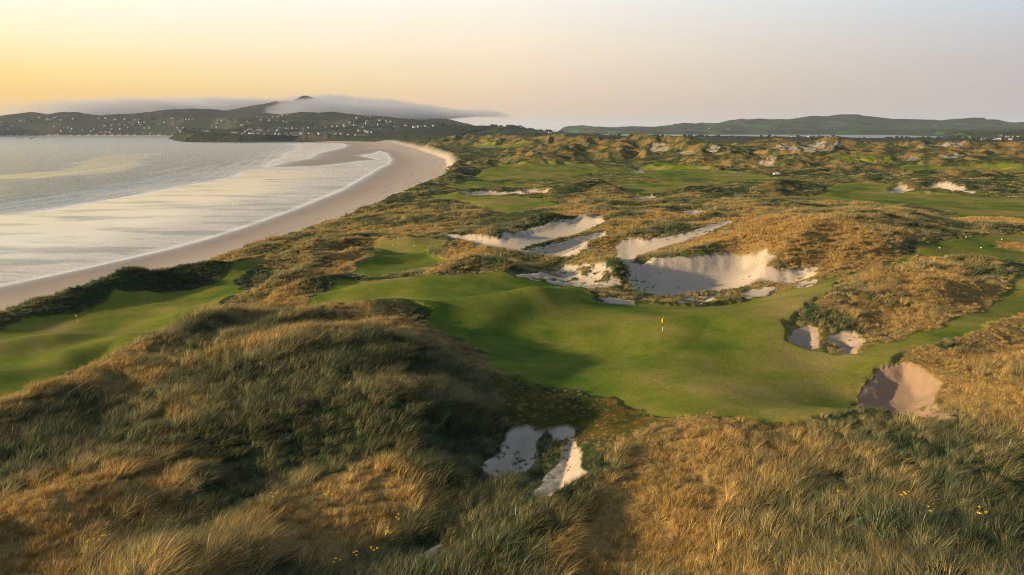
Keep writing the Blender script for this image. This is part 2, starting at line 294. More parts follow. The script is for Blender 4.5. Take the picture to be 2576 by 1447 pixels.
SAND = [
 ('large pale blowout of bare sand left of centre', [(1122,590),(1180,591),(1255,600),(1300,584),(1350,568),(1440,549),(1510,542),(1525,556),(1490,572),(1380,608),(1290,634),(1240,622),(1170,606)], .7),
 ('pale sand bowl right of the grassy strip', [(1290,638),(1380,614),(1470,592),(1525,580),(1530,592),(1485,604),(1478,620),(1456,652),(1400,650),(1330,642)], .7),
 ('narrow sandy track winding through marram grass', [(1548,622),(1560,604),(1600,598),(1625,606),(1665,600),(1730,584),(1830,553),(1845,556),(1780,588),(1700,611),(1645,628),(1605,640),(1592,660),(1560,655),(1555,640)], .3),
 ('huge white bunker with a scalloped grassy back slope', [(1552,656),(1600,660),(1650,650),(1760,642),(1850,637),(1930,628),(1945,645),(1925,668),(1962,680),(2066,672),(2050,690),(1992,711),(1900,707),(1850,725),(1750,737),(1660,744),(1605,730),(1575,705),(1583,680)], 1.0),
 ('broken sandy bank with tufts along the fairway edge', [(1262,702),(1340,684),(1420,666),(1480,664),(1540,690),(1560,714),(1500,722),(1400,716),(1300,711)], .2),
 ('sand scrape by the black tee blocks', [(1498,750),(1530,752),(1600,760),(1600,766),(1530,763)], .4),
 ('thin ragged bunker on the far side of the main green', [(1688,758),(1735,748),(1800,744),(1805,756),(1765,766),(1705,766)], .5),
 ('eroded sandy knoll beside the huge bunker', [(1852,742),(1900,718),(1960,724),(1935,740),(1875,752)], .1),
 ('small sandy scar at the head of the turf path', [(2000,714),(2030,700),(2062,704),(2030,728),(2005,727)], .2),
 ('left pot bunker right of the main green', [(1983,860),(1995,835),(2030,818),(2060,826),(2064,850),(2058,868),(2035,882),(2000,878)], .9),
 ('right pot bunker under the grassy bank', [(2072,846),(2110,838),(2145,838),(2178,860),(2160,880),(2150,895),(2120,893),(2118,872),(2085,862)], .8),
 ('reddish sand bunker with a high right bank', [(2162,985),(2210,935),(2270,914),(2330,933),(2368,965),(2347,1000),(2377,1040),(2388,1066),(2330,1062),(2250,1045),(2155,1030)], 1.0),
 ('round front bunker of white sand in the dark hollow', [(1210,1176),(1240,1152),(1272,1122),(1290,1080),(1330,1074),(1372,1090),(1352,1120),(1352,1168),(1310,1197),(1230,1199)], .8),
 ('long front bunker spilling down the hollow', [(1330,1247),(1360,1215),(1398,1165),(1420,1120),(1440,1096),(1452,1120),(1466,1190),(1420,1225),(1372,1262)], .8),
 ('tiny sand patch above the front bunkers', [(1376,1086),(1420,1078),(1447,1084),(1442,1112),(1400,1112)], .2),
 ('small sand patch at the bottom edge', [(1044,1396),(1080,1378),(1112,1368),(1108,1392),(1072,1404)], .2),
 ('faint far sand face beside the small flagged green', [(1160,481),(1230,479),(1300,482),(1385,477),(1375,486),(1300,488),(1200,490)], .8),
 ('distant white bunker above the middle rough', [(1588,496),(1640,490),(1672,500),(1655,506),(1610,504)], .8),
 ('small distant bunker on the rough plateau', [(1713,531),(1750,528),(1776,530),(1752,540),(1725,539)], .5),
 ('bunker with a dark lip on the right fairway', [(2226,486),(2262,461),(2275,468),(2300,479),(2330,478),(2300,485),(2250,488)], .8),
 ('wide rugged bunker on the right fairway', [(2318,474),(2360,461),(2385,462),(2420,468),(2440,482),(2400,486),(2370,484)], .8),
 ('small bunker at the end of the right fairway', [(2418,484),(2440,482),(2454,486),(2440,489)], .4),
 ('bare sand scar on the dune crest at right', [(1948,372),(1965,363),(2000,372),(2025,362),(2055,354),(2085,362),(2118,360),(2110,370),(2085,378),(2045,384),(2020,388),(1990,385)], .3),
 ('sandy scrape on the middle dune face', [(1632,378),(1645,362),(1672,360),(1685,370),(1675,380),(1645,382)], .3),
 ('low sandy scrape on the dune toe', [(1705,386),(1720,378),(1750,376),(1738,386)], .2),
 ('sandy patch on the orange dune shoulder', [(1762,378),(1790,368),(1810,372),(1800,384),(1775,384)], .2),
 ('sand scar on the pointed dune', [(1903,414),(1915,404),(1940,396),(1950,400),(1948,412),(1925,419)], .2),
 ('ridge top sand scar at far right', [(2310,370),(2340,363),(2400,358),(2430,360),(2415,366),(2360,372)], .2),
 ('dark slope sand scrape on the far right dune', [(2262,398),(2290,392),(2320,396),(2300,404),(2270,404)], .2),
 ('second dark slope sand scrape', [(2360,394),(2400,388),(2425,392),(2400,402),(2370,402)], .2),
 ('small bunkers row near the fairway strip', [(1590,432),(1612,428),(1625,434),(1600,438)], .4),
 ('bright tiny bunker at the fairway corner', [(1605,424),(1622,421),(1635,427),(1622,430)], .4),
 ('thin sand strip near the white vehicle', [(1830,434),(1860,431),(1880,435),(1860,438)], .3),
 ('bunker in the middle rough plateau', [(1310,485),(1340,472),(1370,474),(1352,484),(1325,488)], .6),
]
ALLP = [p for _, P, z in FAIR if z is None for p in P] + [p for _, P, _ in SAND for p in P]
_c = cast(ALLP); _i = 0; FW = []; SW = []
for lab, P, z in FAIR:
    if z is None: FW.append((lab, _c[_i:_i+len(P)])); _i += len(P)
    else: FW.append((lab, [Wz(a, b, z) for a, b in P]))
for lab, P, dep in SAND: SW.append((lab, _c[_i:_i+len(P)], dep)); _i += len(P)
BUMP = [(1.0,4.5,[(900,740),(1040,722),(1180,712),(1290,702)]),(1.1,4,[(1110,790),(1200,780),(1300,770),(1420,764)]),(.8,4.5,[(1390,748),(1450,738),(1540,745)]),
        (.8,4,[(1230,810),(1290,790),(1340,775)]),(.7,7,[(1700,830),(1800,820),(1900,860)]),(-.5,6,[(1850,905),(1960,900)]),(.6,6,[(1600,930),(1750,900)]),
        (.6,6,[(1850,1000),(2000,960),(2100,940)]),(-.6,6,[(1500,900),(1400,870)]),(.5,5,[(1900,790),(1970,770)]),
        (1.2,5,[(-60,895),(60,880),(130,868)]),(1.1,5,[(180,905),(300,870),(420,850)]),(-1.0,5,[(180,930),(260,900),(380,880)]),(.9,4,[(0,960),(120,950)]),(.8,4,[(480,790),(560,765)]),
        (.6,3,[(960,655),(1040,650)]),(.9,12,[(1100,512),(1250,512)]),(1.2,14,[(1250,430),(1400,425)])]
_bc = cast([p for b in BUMP for p in b[2]]); _i = 0; BW = []
for a, wd, P in BUMP: BW.append((a, wd, _bc[_i:_i+len(P)])); _i += len(P)
# painted sun and warm seed-head grass / painted shade and dark green growth: (u, v, radius m, weight)
WARM = [(350,682,5,.5),(560,655,6,.8),(650,652,5,.8),(860,640,5,.7),(780,620,5,.6),(950,600,6,.8),(130,765,4,.5),(830,695,5,.8),(750,700,6,.6),(2300,745,12,.6),(2200,785,6,.5),(2420,755,9,.6),(1000,755,4,.7),(850,765,5,.7),(620,860,5,.6),(1020,960,5,.35),(1850,1130,5,.5),(2000,1300,6,.4),(2200,1230,5,.3),(1650,1300,6,.5),(1700,1420,5,.4),(350,1180,5,.35),(150,1270,6,1),(330,1240,4,1),(60,1350,5,.8),(820,1310,4,1.2),(980,1260,4,1.2),(600,1380,4,.8),(680,740,6,1.2),(740,780,5,1.2),(1560,1280,5,1),(1480,1370,5,.9),(1750,1110,5,.7),(1700,1020,6,.7),(2450,960,7,.8),(2560,850,8,.9),(2560,1050,5,.6),
 (2300,900,4,.8),(2300,700,8,.5),(1850,620,11,1),(2000,590,12,.9),(2100,600,13,.9),(2150,640,10,.9),(2050,640,8,.8),(1950,560,14,.7),(1800,560,10,.5),(1600,555,9,.4),(1560,660,4,.6),(1150,655,5,.6),(890,650,5,.7),(700,610,6,.5),(1250,860,4,.5),(1100,850,6,.9),(250,930,5,.7),(900,830,5,.6),(1040,585,8,.5),(2420,560,9,1.0),(2550,612,5,1),(2540,570,8,1),(1490,640,4,.7)]
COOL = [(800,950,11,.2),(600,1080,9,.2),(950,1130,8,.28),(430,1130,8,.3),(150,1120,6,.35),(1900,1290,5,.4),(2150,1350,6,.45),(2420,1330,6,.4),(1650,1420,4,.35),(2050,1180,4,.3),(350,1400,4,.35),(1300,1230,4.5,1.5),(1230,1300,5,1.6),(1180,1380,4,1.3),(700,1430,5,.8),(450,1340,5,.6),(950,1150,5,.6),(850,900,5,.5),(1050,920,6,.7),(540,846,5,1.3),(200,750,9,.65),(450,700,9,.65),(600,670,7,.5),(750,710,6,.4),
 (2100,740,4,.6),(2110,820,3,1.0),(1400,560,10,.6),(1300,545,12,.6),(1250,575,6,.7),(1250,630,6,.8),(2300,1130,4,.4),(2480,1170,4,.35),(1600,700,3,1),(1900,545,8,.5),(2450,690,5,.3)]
_wc = cast([p[:2] for p in WARM+COOL])
WARMW = [(_wc[i][0], _wc[i][1], WARM[i][2], WARM[i][3]) for i in range(len(WARM))]
COOLW = [(_wc[len(WARM)+i][0], _wc[len(WARM)+i][1], COOL[i][2], COOL[i][3]) for i in range(len(COOL))]
SEMI = cast([(1215,905),(1300,952),(1440,990),(1540,1010),(1640,1040),(1700,1062),(1620,1105),(1520,1150),(1460,1100),(1370,1075),(1280,1060),(1240,1000)])

def surface(x, y):
    """final ground height and the masks that colour it"""
    x = np.asarray(x, float); y = np.asarray(y, float)
    H, kf, kh, sd, sf = H0(x, y, True); r = np.hypot(x, y)
    fair = np.zeros(x.shape); sand = np.zeros(x.shape); cls = np.zeros(x.shape, int); dig = np.zeros(x.shape); semi = np.zeros(x.shape); pf = np.full(x.shape, -1e3); ps = np.full(x.shape, -1e3); red = np.zeros(x.shape)
    j1 = fbm(x, y, 4.0, 3, 11); j2 = fbm(x, y, 2.2, 3, 21); j3 = fbm(x, y, 14.0, 2, 31)
    for i, (lab, P) in enumerate(FW):
        dm = np.mean([math.hypot(p[0], p[1]) for p in P]); e = .35 + dm*.0035
        s = polysd_local(x, y, P, 8*e+5) + (j1*.5 + j3*.4)*e*1.6
        pf = np.maximum(pf, s); m = ss(-e*.5, e*.5, s); fair = np.maximum(fair, m); cls = np.where(s > 0, 100+i, cls)
    for i, (lab, P, dep) in enumerate(SW):
        dm = np.mean([math.hypot(p[0], p[1]) for p in P]); e = .22 + dm*.0022
        s = polysd_local(x, y, P, 8*e+5) + (j1*.7 + j2*.45)*e*1.4
        ps = np.maximum(ps, s); red = np.where(s > -1, {9: .5, 10: .5, 11: 1.0}.get(i, 0.0), red); m = ss(-e*.4, e*.4, s); sand = np.maximum(sand, m); cls = np.where(s > 0, 200+i, cls)
        if i in (4, 6, 7, 8): m = m*ss(-.55, -.1, pn(x, y, 2.6, 37) + .7*pn(x, y, 1.3, 38)); sand = np.where(ps == s, np.minimum(sand, m), sand)
        if i >= 21: m = m*(.72 if i >= 22 else 1)*ss(-.45, .1, pn(x, y, 7, 35)+.5*pn(x, y, 3, 36)); sand = np.where(ps == s, np.minimum(sand, np.maximum(m, 0)), sand)
        dig = dig + dep*ss(-.3*e, 1.6+dm*.006, s)
    lawn = ss(-.05, .35, pn(x*.45, y, 105, 33) + .25*j3)*ss(210, 380, r)*(1-ss(.02, .2, kf))*(1-ss(1700, 2300, r))*ss(20, 60, sf)
    fair = np.maximum(fair, .62*lawn)*(1-sand)
    semi = ss(-1.5, 2, polysd_local(x, y, SEMI, 20) + j3*1.5)*(1-fair)*(1-sand)
    H = H - dig*ss(-1, 5, sf)
    bump = np.zeros(x.shape)
    for a, wd, P in BW:
        m = wd*3; k = (x > min(p[0] for p in P)-m) & (x < max(p[0] for p in P)+m) & (y > min(p[1] for p in P)-m) & (y < max(p[1] for p in P)+m)
        if not k.any(): continue
        best = np.full(int(k.sum()), 1e9)
        for p, q in zip(P[:-1], P[1:]): best = np.minimum(best, segd(x[k], y[k], p[0], p[1], q[0], q[1])[0])
        bump[k] += a*np.exp(-(best/wd)**2)
    H = H + 1.35*bump*np.maximum(fair, .2) + fair*(fbm(x, y, 16, 2, 41)*.36 + pn(x, y, 6.5, 43)*.07)*ss(0, 40, r)
    land = ss(1, 10+.015*r, sf); rough = land*(1-fair)*(1-sand)
    hill = ss(2000, 2600, r)
    amp = .46 + .16*ss(90, 260, r) - .34*ss(350, 600, r)
    H = H + rough*(1-hill)*(1-.75*semi)*(fbm(x, y, 11, 4, 51, .55)*amp + np.abs(pn(x, y, 26, 55))*amp*1.3 - .35*amp)
    far_ = ss(0, 7, -np.maximum(pf, ps))
    H = H + rough*(1-hill)*far_*ss(75, 130, r)*(1-ss(700, 1000, r))*((1-np.abs(pn(x*.55+y*.15, y, 21, 57))*2.2)*1.25 + (1-np.abs(pn(x*.6-y*.3, y*.9, 44, 58))*2.0)*1.4 - .9)*.85
    H = H + rough*(1-.8*semi)*ss(0, 5, -np.maximum(pf, ps))*(1-ss(130, 200, r))*((1-np.abs(pn(x*.75+y*.3, y*.85, 9.5, 53))*2.2)*.42 + (1-np.abs(pn(x*.6-y*.2, y, 20, 54))*2.2)*.5 - .3)
    # wind-cut spurs on the far range
    wx = x + fbm(x, y, 60, 2, 61)*18
    sp = 1-np.abs(pn(wx*1.0 + y*.55, y*.45, 30, 62))*1.6; sp2 = 1-np.abs(pn(wx + y*.4, y*.6, 13, 63))*1.6
    H = H + land*(1-.8*sand)*ss(.05, .5, kf)*(sp*6.0 + sp2*2.0 - 4.6)
    mid = ss(240, 420, r)*(1-ss(1900, 2300, r))*rough
    H = H + mid*(fbm(x, y, 55, 3, 71, .45)*2.2)*(1-ss(.05, .4, kf))
    H = H + land*hill*(fbm(x, y, 420, 5, 81, .52)*(6 + 58*np.clip(kh, 0, 1)*(1-.62*np.clip(kh, 0, 1))*ss(2500, 4500, r)) )*.6
    hd = ss(2300, 2500, r)*ss(3600, 3300, r)*(x < -200)        # rocky foot of the headland
    H = H + hd*ss(0, 8, sf)*(1-ss(40, 160, sf))*np.abs(fbm(x, y, 34, 4, 91, .6))*7
    # tree / beach scalars
    dry_lit = .35 + .55*fbm(x, y, 17, 3, 101) + .35*fbm(x, y, 5, 2, 102) + .07*np.clip(np.log(r/60.0), 0, 2)*(r < 1500) - .14*ss(240, 520, r) + .24*ss(.1, .6, kf)
    for px, py, rr_, wt in WARMW:
        k = (np.abs(x-px) < rr_*3) & (np.abs(y-py) < rr_*3); dry_lit = np.where(k, dry_lit + .75*wt*np.exp(-((x-px)**2+(y-py)**2)/rr_**2), dry_lit)
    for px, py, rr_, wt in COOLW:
        k = (np.abs(x-px) < rr_*3) & (np.abs(y-py) < rr_*3); dry_lit = np.where(k, dry_lit - .85*wt*np.exp(-((x-px)**2+(y-py)**2)/rr_**2), dry_lit)
    return dict(H=H, fair=fair, sand=sand, semi=semi, land=land, hill=hill, dry_lit=np.clip(dry_lit, 0, 1.3), kf=kf, kh=kh, sd=sd, sf=sf, cls=cls, rough=rough, r=r, pf=pf, ps=ps, red=red)
def ground_z(x, y): return surface(np.array([x], float), np.array([y], float))['H'][0]

# ------------------------------------------------------------------ object helpers
def tag(o, label=None, cat=None, group=None, kind=None):
    if label: o['label'] = label
    if cat: o['category'] = cat
    if group: o['group'] = group
    if kind: o['kind'] = kind
    return o
def mesh_np(name, V, faces, mats, attrs=None, smooth=True, normals=None):
    """V (n,3), faces: (m,k) int array"""
    me = bpy.data.meshes.new(name); n = len(V); m, k = faces.shape
    me.vertices.add(n); me.vertices.foreach_set('co', np.asarray(V, F32).ravel())
    me.loops.add(m*k); me.loops.foreach_set('vertex_index', faces.astype(np.int32).ravel())
    me.polygons.add(m); me.polygons.foreach_set('loop_start', np.arange(0, m*k, k, dtype=np.int32))
    me.update(calc_edges=True)
    me.polygons.foreach_set('use_smooth', np.full(m, smooth))
    for an, av in (attrs or {}).items():
        a = me.attributes.new(an, 'FLOAT', 'POINT'); a.data.foreach_set('value', np.asarray(av, F32))
    for mt in (mats if isinstance(mats, (list, tuple)) else [mats]): me.materials.append(mt)
    if normals is not None: me.normals_split_custom_set_from_vertices(normals.tolist())
    return me
def add(name, me, parent=None, loc=None):
    o = bpy.data.objects.new(name, me); COL.objects.link(o)
    if parent: o.parent = parent
    if loc is not None: o.location = loc
    return o
class MB:
    def __init__(s): s.v = []; s.f = []
    def box(s, c, size, rz=0, taper=1.0):
        b = len(s.v); hx, hy, hz = size[0]/2, size[1]/2, size[2]
        for z, k in ((0, 1), (hz, taper)):
            for sx_, sy_ in ((-1,-1),(1,-1),(1,1),(-1,1)):
                X, Y = sx_*hx*k, sy_*hy*k
                s.v.append((c[0]+X*math.cos(rz)-Y*math.sin(rz), c[1]+X*math.sin(rz)+Y*math.cos(rz), c[2]+z))
        s.f += [tuple(b+i for i in q) for q in ((0,3,2,1),(4,5,6,7),(0,1,5,4),(1,2,6,5),(2,3,7,6),(3,0,4,7))]; return s
    def rings(s, rings, n=10, cap=True):
        """rings: [(center, radius_x, radius_y)] stacked along their own z, all horizontal"""
        b = len(s.v)
        for c, rx, ry in rings:
            for i in range(n):
                a = 2*math.pi*i/n; s.v.append((c[0]+rx*math.cos(a), c[1]+ry*math.sin(a), c[2]))
        for j in range(len(rings)-1):
            for i in range(n):
                s.f.append((b+j*n+i, b+j*n+(i+1)%n, b+(j+1)*n+(i+1)%n, b+(j+1)*n+i))
        if cap: s.f.append(tuple(b+n-1-i for i in range(n))); s.f.append(tuple(b+(len(rings)-1)*n+i for i in range(n)))
        return s
    def tube(s, pts, rads, n=8):
        b = len(s.v); P = [Vector(p) for p in pts]
        for j, p in enumerate(P):
            t = (P[min(j+1, len(P)-1)] - P[max(j-1, 0)]).normalized()
            a = t.orthogonal().normalized(); c = t.cross(a)
            for i in range(n):
                q = 2*math.pi*i/n; s.v.append(tuple(p + (a*math.cos(q)+c*math.sin(q))*rads[j]))
        for j in range(len(P)-1):
            for i in range(n): s.f.append((b+j*n+i, b+j*n+(i+1)%n, b+(j+1)*n+(i+1)%n, b+(j+1)*n+i))
        s.f.append(tuple(b+n-1-i for i in range(n))); s.f.append(tuple(b+(len(P)-1)*n+i for i in range(n))); return s
    def poly(s, vs, fs): b = len(s.v); s.v += list(vs); s.f += [tuple(b+i for i in f) for f in fs]; return s
    def mesh(s, name, mat, smooth=False):
        me = bpy.data.meshes.new(name); me.from_pydata(s.v, [], s.f); me.materials.append(mat)
        me.polygons.foreach_set('use_smooth', np.full(len(me.polygons), smooth)); me.update(); return me
    def build(s, name, mat, parent=None, smooth=False): return add(name, s.mesh(name, mat, smooth), parent)
def simple(name, col, rough=.6, var=.15, scale=3.0, spec=.3, metal=0.0):
    m = bpy.data.materials.new(name); m.use_nodes = True; T = NT(m.node_tree)
    g = T.n('ShaderNodeTexCoord').outputs['Object']; nz = T.noise(g, scale, 4)
    c = T.mix(T.mapr(nz, .3, .7), tuple(x*(1-var) for x in col[:3])+(1,), tuple(min(1, x*(1+var)) for x in col[:3])+(1,))
    p = T.n('ShaderNodeBsdfPrincipled', {'Base Color': c, 'Roughness': rough, 'Specular IOR Level': spec, 'Metallic': metal})
    T.n('ShaderNodeOutputMaterial', {0: p.outputs[0]}); return m
HAZE = 2.9e-5

# ------------------------------------------------------------------ ground material
def ground_material():
    m = bpy.data.materials.new("links_ground"); m.use_nodes = True; T = NT(m.node_tree)
    P = T.n('ShaderNodeNewGeometry').outputs['Position']
    fair, sand, semi, dry_lit, bt, hill, land, kh, dist = [T.attr(a) for a in ('fair', 'sand', 'semi', 'dry_lit', 'bt', 'hill', 'land', 'kh', 'dist')]
    n1 = T.noise(P, .9, 5, .6); n2 = T.noise(P, .16, 4, .6); n3 = T.noise(P, .035, 4, .6); n4 = T.noise(P, 3.5, 4, .65)
    # marram and fescue underlay
    dn = T.math('ADD', dry_lit, T.math('MULTIPLY', T.math('SUBTRACT', n1, .5), 1.5), clamp=True)
    rough = T.ramp(dn, [(0, (.018,.034,.014)), (.25, (.032,.050,.020)), (.48, (.068,.072,.028)), (.72, (.150,.115,.042)), (1, (.22,.145,.05))])
    rough = T.mix(T.mapr(n4, .42, .72, 0, .5), rough, (.012,.014,.006,1))
    # mown turf
    fn = T.math('ADD', T.math('MULTIPLY', n3, .6), T.math('ADD', T.math('MULTIPLY', n2, .35), T.math('MULTIPLY', n1, .12)), clamp=True)
    turf = T.ramp(fn, [(.37, (.030,.068,.008)), (.46, (.075,.115,.014)), (.54, (.135,.148,.022)), (.64, (.215,.175,.055))])
    turf = T.mix(T.mapr(n4, .35, .65, 0, .35), turf, (.026,.042,.006,1))
    sem = T.ramp(T.math('ADD', T.math('MULTIPLY', n1, .6), T.math('MULTIPLY', n2, .4)), [(.35, (.018,.030,.006)), (.5, (.045,.045,.010)), (.65, (.115,.058,.014))])
    # sand
    sn = T.noise(P, 1.6, 6, .65)
    sandc = T.ramp(sn, [(.2, (.30,.255,.195)), (.5, (.345,.295,.232)), (.8, (.38,.33,.265))])
    sandc = T.mix(T.attr('red'), sandc, (.255,.175,.115,1))  # reddish sand, with low-sun warmth put into the tint as well
    sandc = T.mix(T.mapr(T.noise(P, 5.0, 2, .7), .74, .80, 0, .6), sandc, (.05,.05,.025,1))
    # beach
    be = T.ramp(T.math('ADD', bt, T.math('MULTIPLY', T.math('SUBTRACT', n3, .5), .25), clamp=True), [(0, (.17,.14,.11)), (.10, (.19,.155,.125)), (.3, (.26,.215,.17)), (.6, (.32,.27,.22)), (1, (.345,.30,.25))])
    wr = T.n('ShaderNodeTexNoise', {'Vector': T.n('ShaderNodeMapping', {0: P, 3: (.5,.12,.5)}).outputs[0], 'Scale': 1.0, 'Detail': 6}).outputs[0]
    be = T.mix(T.mapr(wr, .35, .7, 0, .35), be, (.25,.205,.17,1))
    sP = T.n('ShaderNodeSeparateXYZ', {0: P}).outputs
    tl = T.noise(T.n('ShaderNodeCombineXYZ', {0: T.math('MULTIPLY', bt, 16.0), 1: T.math('MULTIPLY', sP[1], .012), 2: 0.0}).outputs[0], 1.0, 5, .6)
    be = T.mix(T.mapr(tl, .50, .68, 0, .45), be, (.20,.165,.135,1))
    wrk = T.mapr(T.noise(P, 1.1, 3, .7), .63, .70); wrk = T.math('MULTIPLY', wrk, T.mapr(bt, .55, .9, 0, .8)); be = T.mix(wrk, be, (.05,.04,.03,1))
    # hills: fields with hedges, heather, rock
    mp = T.n('ShaderNodeMapping', {0: P, 2: (0,0,.35), 3: (1,.62,1)}).outputs[0]
    dnn = T.n('ShaderNodeTexNoise', {'Vector': P, 'Scale': .004, 'Detail': 2}).outputs['Color']
    mp2 = T.n('ShaderNodeVectorMath', {0: mp, 1: T.n('ShaderNodeVectorMath', {0: dnn, 3: 90.0}, operation='SCALE').outputs[0]}, operation='ADD').outputs[0]
    vo = T.n('ShaderNodeTexVoronoi', {'Vector': mp2, 'Scale': .0075}, distance='CHEBYCHEV')
    ve = T.n('ShaderNodeTexVoronoi', {'Vector': mp2, 'Scale': .0075}, feature='DISTANCE_TO_EDGE')
    vc = T.n('ShaderNodeSeparateColor', {0: vo.outputs['Color']})
    fld = T.ramp(vc.outputs[0], [(0, (.026,.042,.016)), (.3, (.036,.072,.020)), (.55, (.085,.100,.032)), (.75, (.056,.125,.028)), (.92, (.155,.135,.055))], 'CONSTANT')
    fld = T.mix(T.mapr(ve.outputs['Distance'], .0, .06, 1, 0), fld, (.014,.022,.010,1))
    hh = T.noise(P, .012, 6, .65)
    heath = T.ramp(hh, [(.3, (.014,.020,.012)), (.5, (.027,.030,.018)), (.62, (.045,.037,.024)), (.72, (.11,.098,.09))])
    z = T.n('ShaderNodeSeparateXYZ', {0: P}).outputs[2]
    fh = T.math('ADD', T.mapr(z, 95, 170), T.mapr(T.noise(P, .0018, 3), .52, .62), clamp=True)
    west = T.mapr(T.n('ShaderNodeSeparateXYZ', {0: P}).outputs[0], 300, -400)     # shade of the unlit bay hills, put in as extra heath colour
    fh = T.math('ADD', fh, T.math('MULTIPLY', west, .62), clamp=True)
    hillc = T.mix(fh, fld, heath)
    hillc = T.mix(T.math('MULTIPLY', T.mapr(z, 4, 12, 1, 0), .85), hillc, T.ramp(T.noise(P, .05, 4), [(.35, (.03,.026,.022)), (.65, (.075,.06,.05))]))
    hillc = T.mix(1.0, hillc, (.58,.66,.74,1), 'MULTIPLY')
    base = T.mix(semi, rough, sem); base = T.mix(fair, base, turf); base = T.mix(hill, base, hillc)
    base = T.mix(sand, base, sandc)
    base = T.mix(T.mapr(land, .02, .5, 0, 1), be, base)
    # extra tufting colour where single tufts are too far to be modelled
    bmp_r = T.math('MULTIPLY', T.mapr(dist, 200, 900, .6, 2.2), T.math('SUBTRACT', 1.0, T.math('MAXIMUM', fair, sand), clamp=True))
    farn = T.noise(P, .35, 5, .7)
    hgt = T.math('ADD', T.math('MULTIPLY', farn, T.math('MULTIPLY', bmp_r, land)), T.math('ADD', T.math('MULTIPLY', n4, .05), T.math('MULTIPLY', T.math('MULTIPLY', sn, sand), .10)))
    bm = T.n('ShaderNodeBump', {'Height': hgt, 'Strength': .8, 'Distance': 1.0})
    rgh = T.math('ADD', T.mapr(bt, .0, .22, .28, .9), T.math('MULTIPLY', land, .6), clamp=True)
    sp = T.mapr(bt, 0, .3, .5, .15)
    p = T.n('ShaderNodeBsdfPrincipled', {'Base Color': base, 'Roughness': rgh, 'Specular IOR Level': T.math('MULTIPLY', sp, T.mapr(land, 0, .3, 1, .25)), 'Normal': bm.outputs[0]})
    T.n('ShaderNodeOutputMaterial', {0: p.outputs[0]}); return m
GM = ground_material()
# ------------------------------------------------------------------ ground sheet (polar grid, split where the surface changes)
fine = np.radians(np.arange(-43, 43.001, .115))
side = np.radians(np.array([44,46,49,53,58,64,72,82,95,110,130,155,180.]))
AZ = np.concatenate([-side[::-1], fine, side[:-1], ])
RR = np.concatenate([[1.5, 8, 15, 20], np.exp(np.arange(math.log(24), math.log(9900), .0048))])
na, nr = len(AZ), len(RR)
A2, R2 = np.meshgrid(AZ, RR)
GX = (np.sin(A2)*R2).ravel(); GY = (np.cos(A2)*R2).ravel()
G = {}
CH = 120000
for i in range(0, len(GX), CH):
    s_ = surface(GX[i:i+CH], GY[i:i+CH])
    for k_, v_ in s_.items(): G.setdefault(k_, []).append(v_)
G = {k_: np.concatenate(v_) for k_, v_ in G.items()}
G['land'] = np.where((G['r'] > 2250) & ~((G['sf'] < 0) & (G['r'] < 2390)) & ~((GX < 0) & (GY > 3880) & (GY < 4600) & (G['sf'] < 0)), 1.0, G['land'])
G['bt'] = np.where(G['sf'] > 0, 1.0, np.clip(G['sd']/(G['sd']-G['sf']+1e-3), 0, 1))
ii, jj = np.meshgrid(np.arange(nr-1), np.arange(na), indexing='ij')
j2_ = (jj+1) % na
Q = np.stack([ii*na+jj, (ii)*na+j2_, (ii+1)*na+j2_, (ii+1)*na+jj], -1).reshape(-1, 4)
keep = (G['sd'][Q].max(1) > -(60 + .01*G['r'][Q[:,0]]))
Q = Q[keep]
cls = G['cls'].copy()
cls = np.where(G['sf'] <= 0, 1, cls)
cls = np.where((cls == 0) & (G['r'] > 2300), 2, cls)
fc = cls[Q[:,0]]
Vall = np.stack([GX, GY, G['H']], 1)
def piece(mask, name, label, cat='ground'):
    q = Q[mask]
    if not len(q): return
    u, inv = np.unique(q, return_inverse=True)
    me = mesh_np(name, Vall[u], inv.reshape(-1, 4), GM, {k_: G[s2][u] for k_, s2 in (('fair','fair'),('sand','sand'),('semi','semi'),('dry_lit','dry_lit'),('bt','bt'),('hill','hill'),('land','land'),('kh','kh'),('red','red'),('dist','r'))})
    o = add(name, me); tag(o, label, cat, kind='structure'); return o
piece(fc == 0, 'dunes', 'rolling sand dunes under marram grass across the links', 'ground')
piece(fc == 1, 'beach', 'long curving beach of pale damp sand left of the dunes', 'beach')
piece(fc == 2, 'hills', 'far hills, headland and farmland beyond the bay and estuary', 'hills')
for i, (lab, P) in enumerate(FW): piece(fc == 100+i, 'fairway', lab, 'fairway')
for i, (lab, P, _) in enumerate(SW): piece(fc == 200+i, 'bunker', lab, 'bunker')

# ------------------------------------------------------------------ sea
SR = np.concatenate([[60], np.exp(np.arange(math.log(90), math.log(5200), .0042)), np.exp(np.linspace(math.log(5300), math.log(42000), 26))])
sf_ = np.radians(np.arange(-43, 20.001, .16)); sAZ = np.concatenate([-side[::-1], sf_, np.radians(np.arange(21, 180, 4.0))])
A2, R2 = np.meshgrid(sAZ, SR); X = (np.sin(A2)*R2).ravel(); Y = (np.cos(A2)*R2).ravel()
sdw = np.concatenate([np.maximum(polysd(X[i:i+200000], Y[i:i+200000], WL), polysd(X[i:i+200000], Y[i:i+200000], WL2)) for i in range(0, len(X), 200000)])
off = -sdw; bay = (Y < 2300) & (Y > -400)
nz = fbm(X, Y, 140, 3, 201); nz2 = fbm(X, Y, 40, 2, 202)
EDGE = [Wz(u, v, 0)[:2] for u, v in [(-400,640),(-150,580),(0,543),(150,521),(300,497),(450,468),(560,446),(640,423),(690,404),(706,395),(722,386),(742,378),(748,371),(736,365),(752,361),(790,359)]]
bd = -np.concatenate([polysd(X[i:i+200000], Y[i:i+200000], EDGE + [(-300, 2000), (300, 2000), (300, -900), (-220, -900)]) for i in range(0, len(X), 200000)])
bd = bd + nz*5 + nz2*2.0
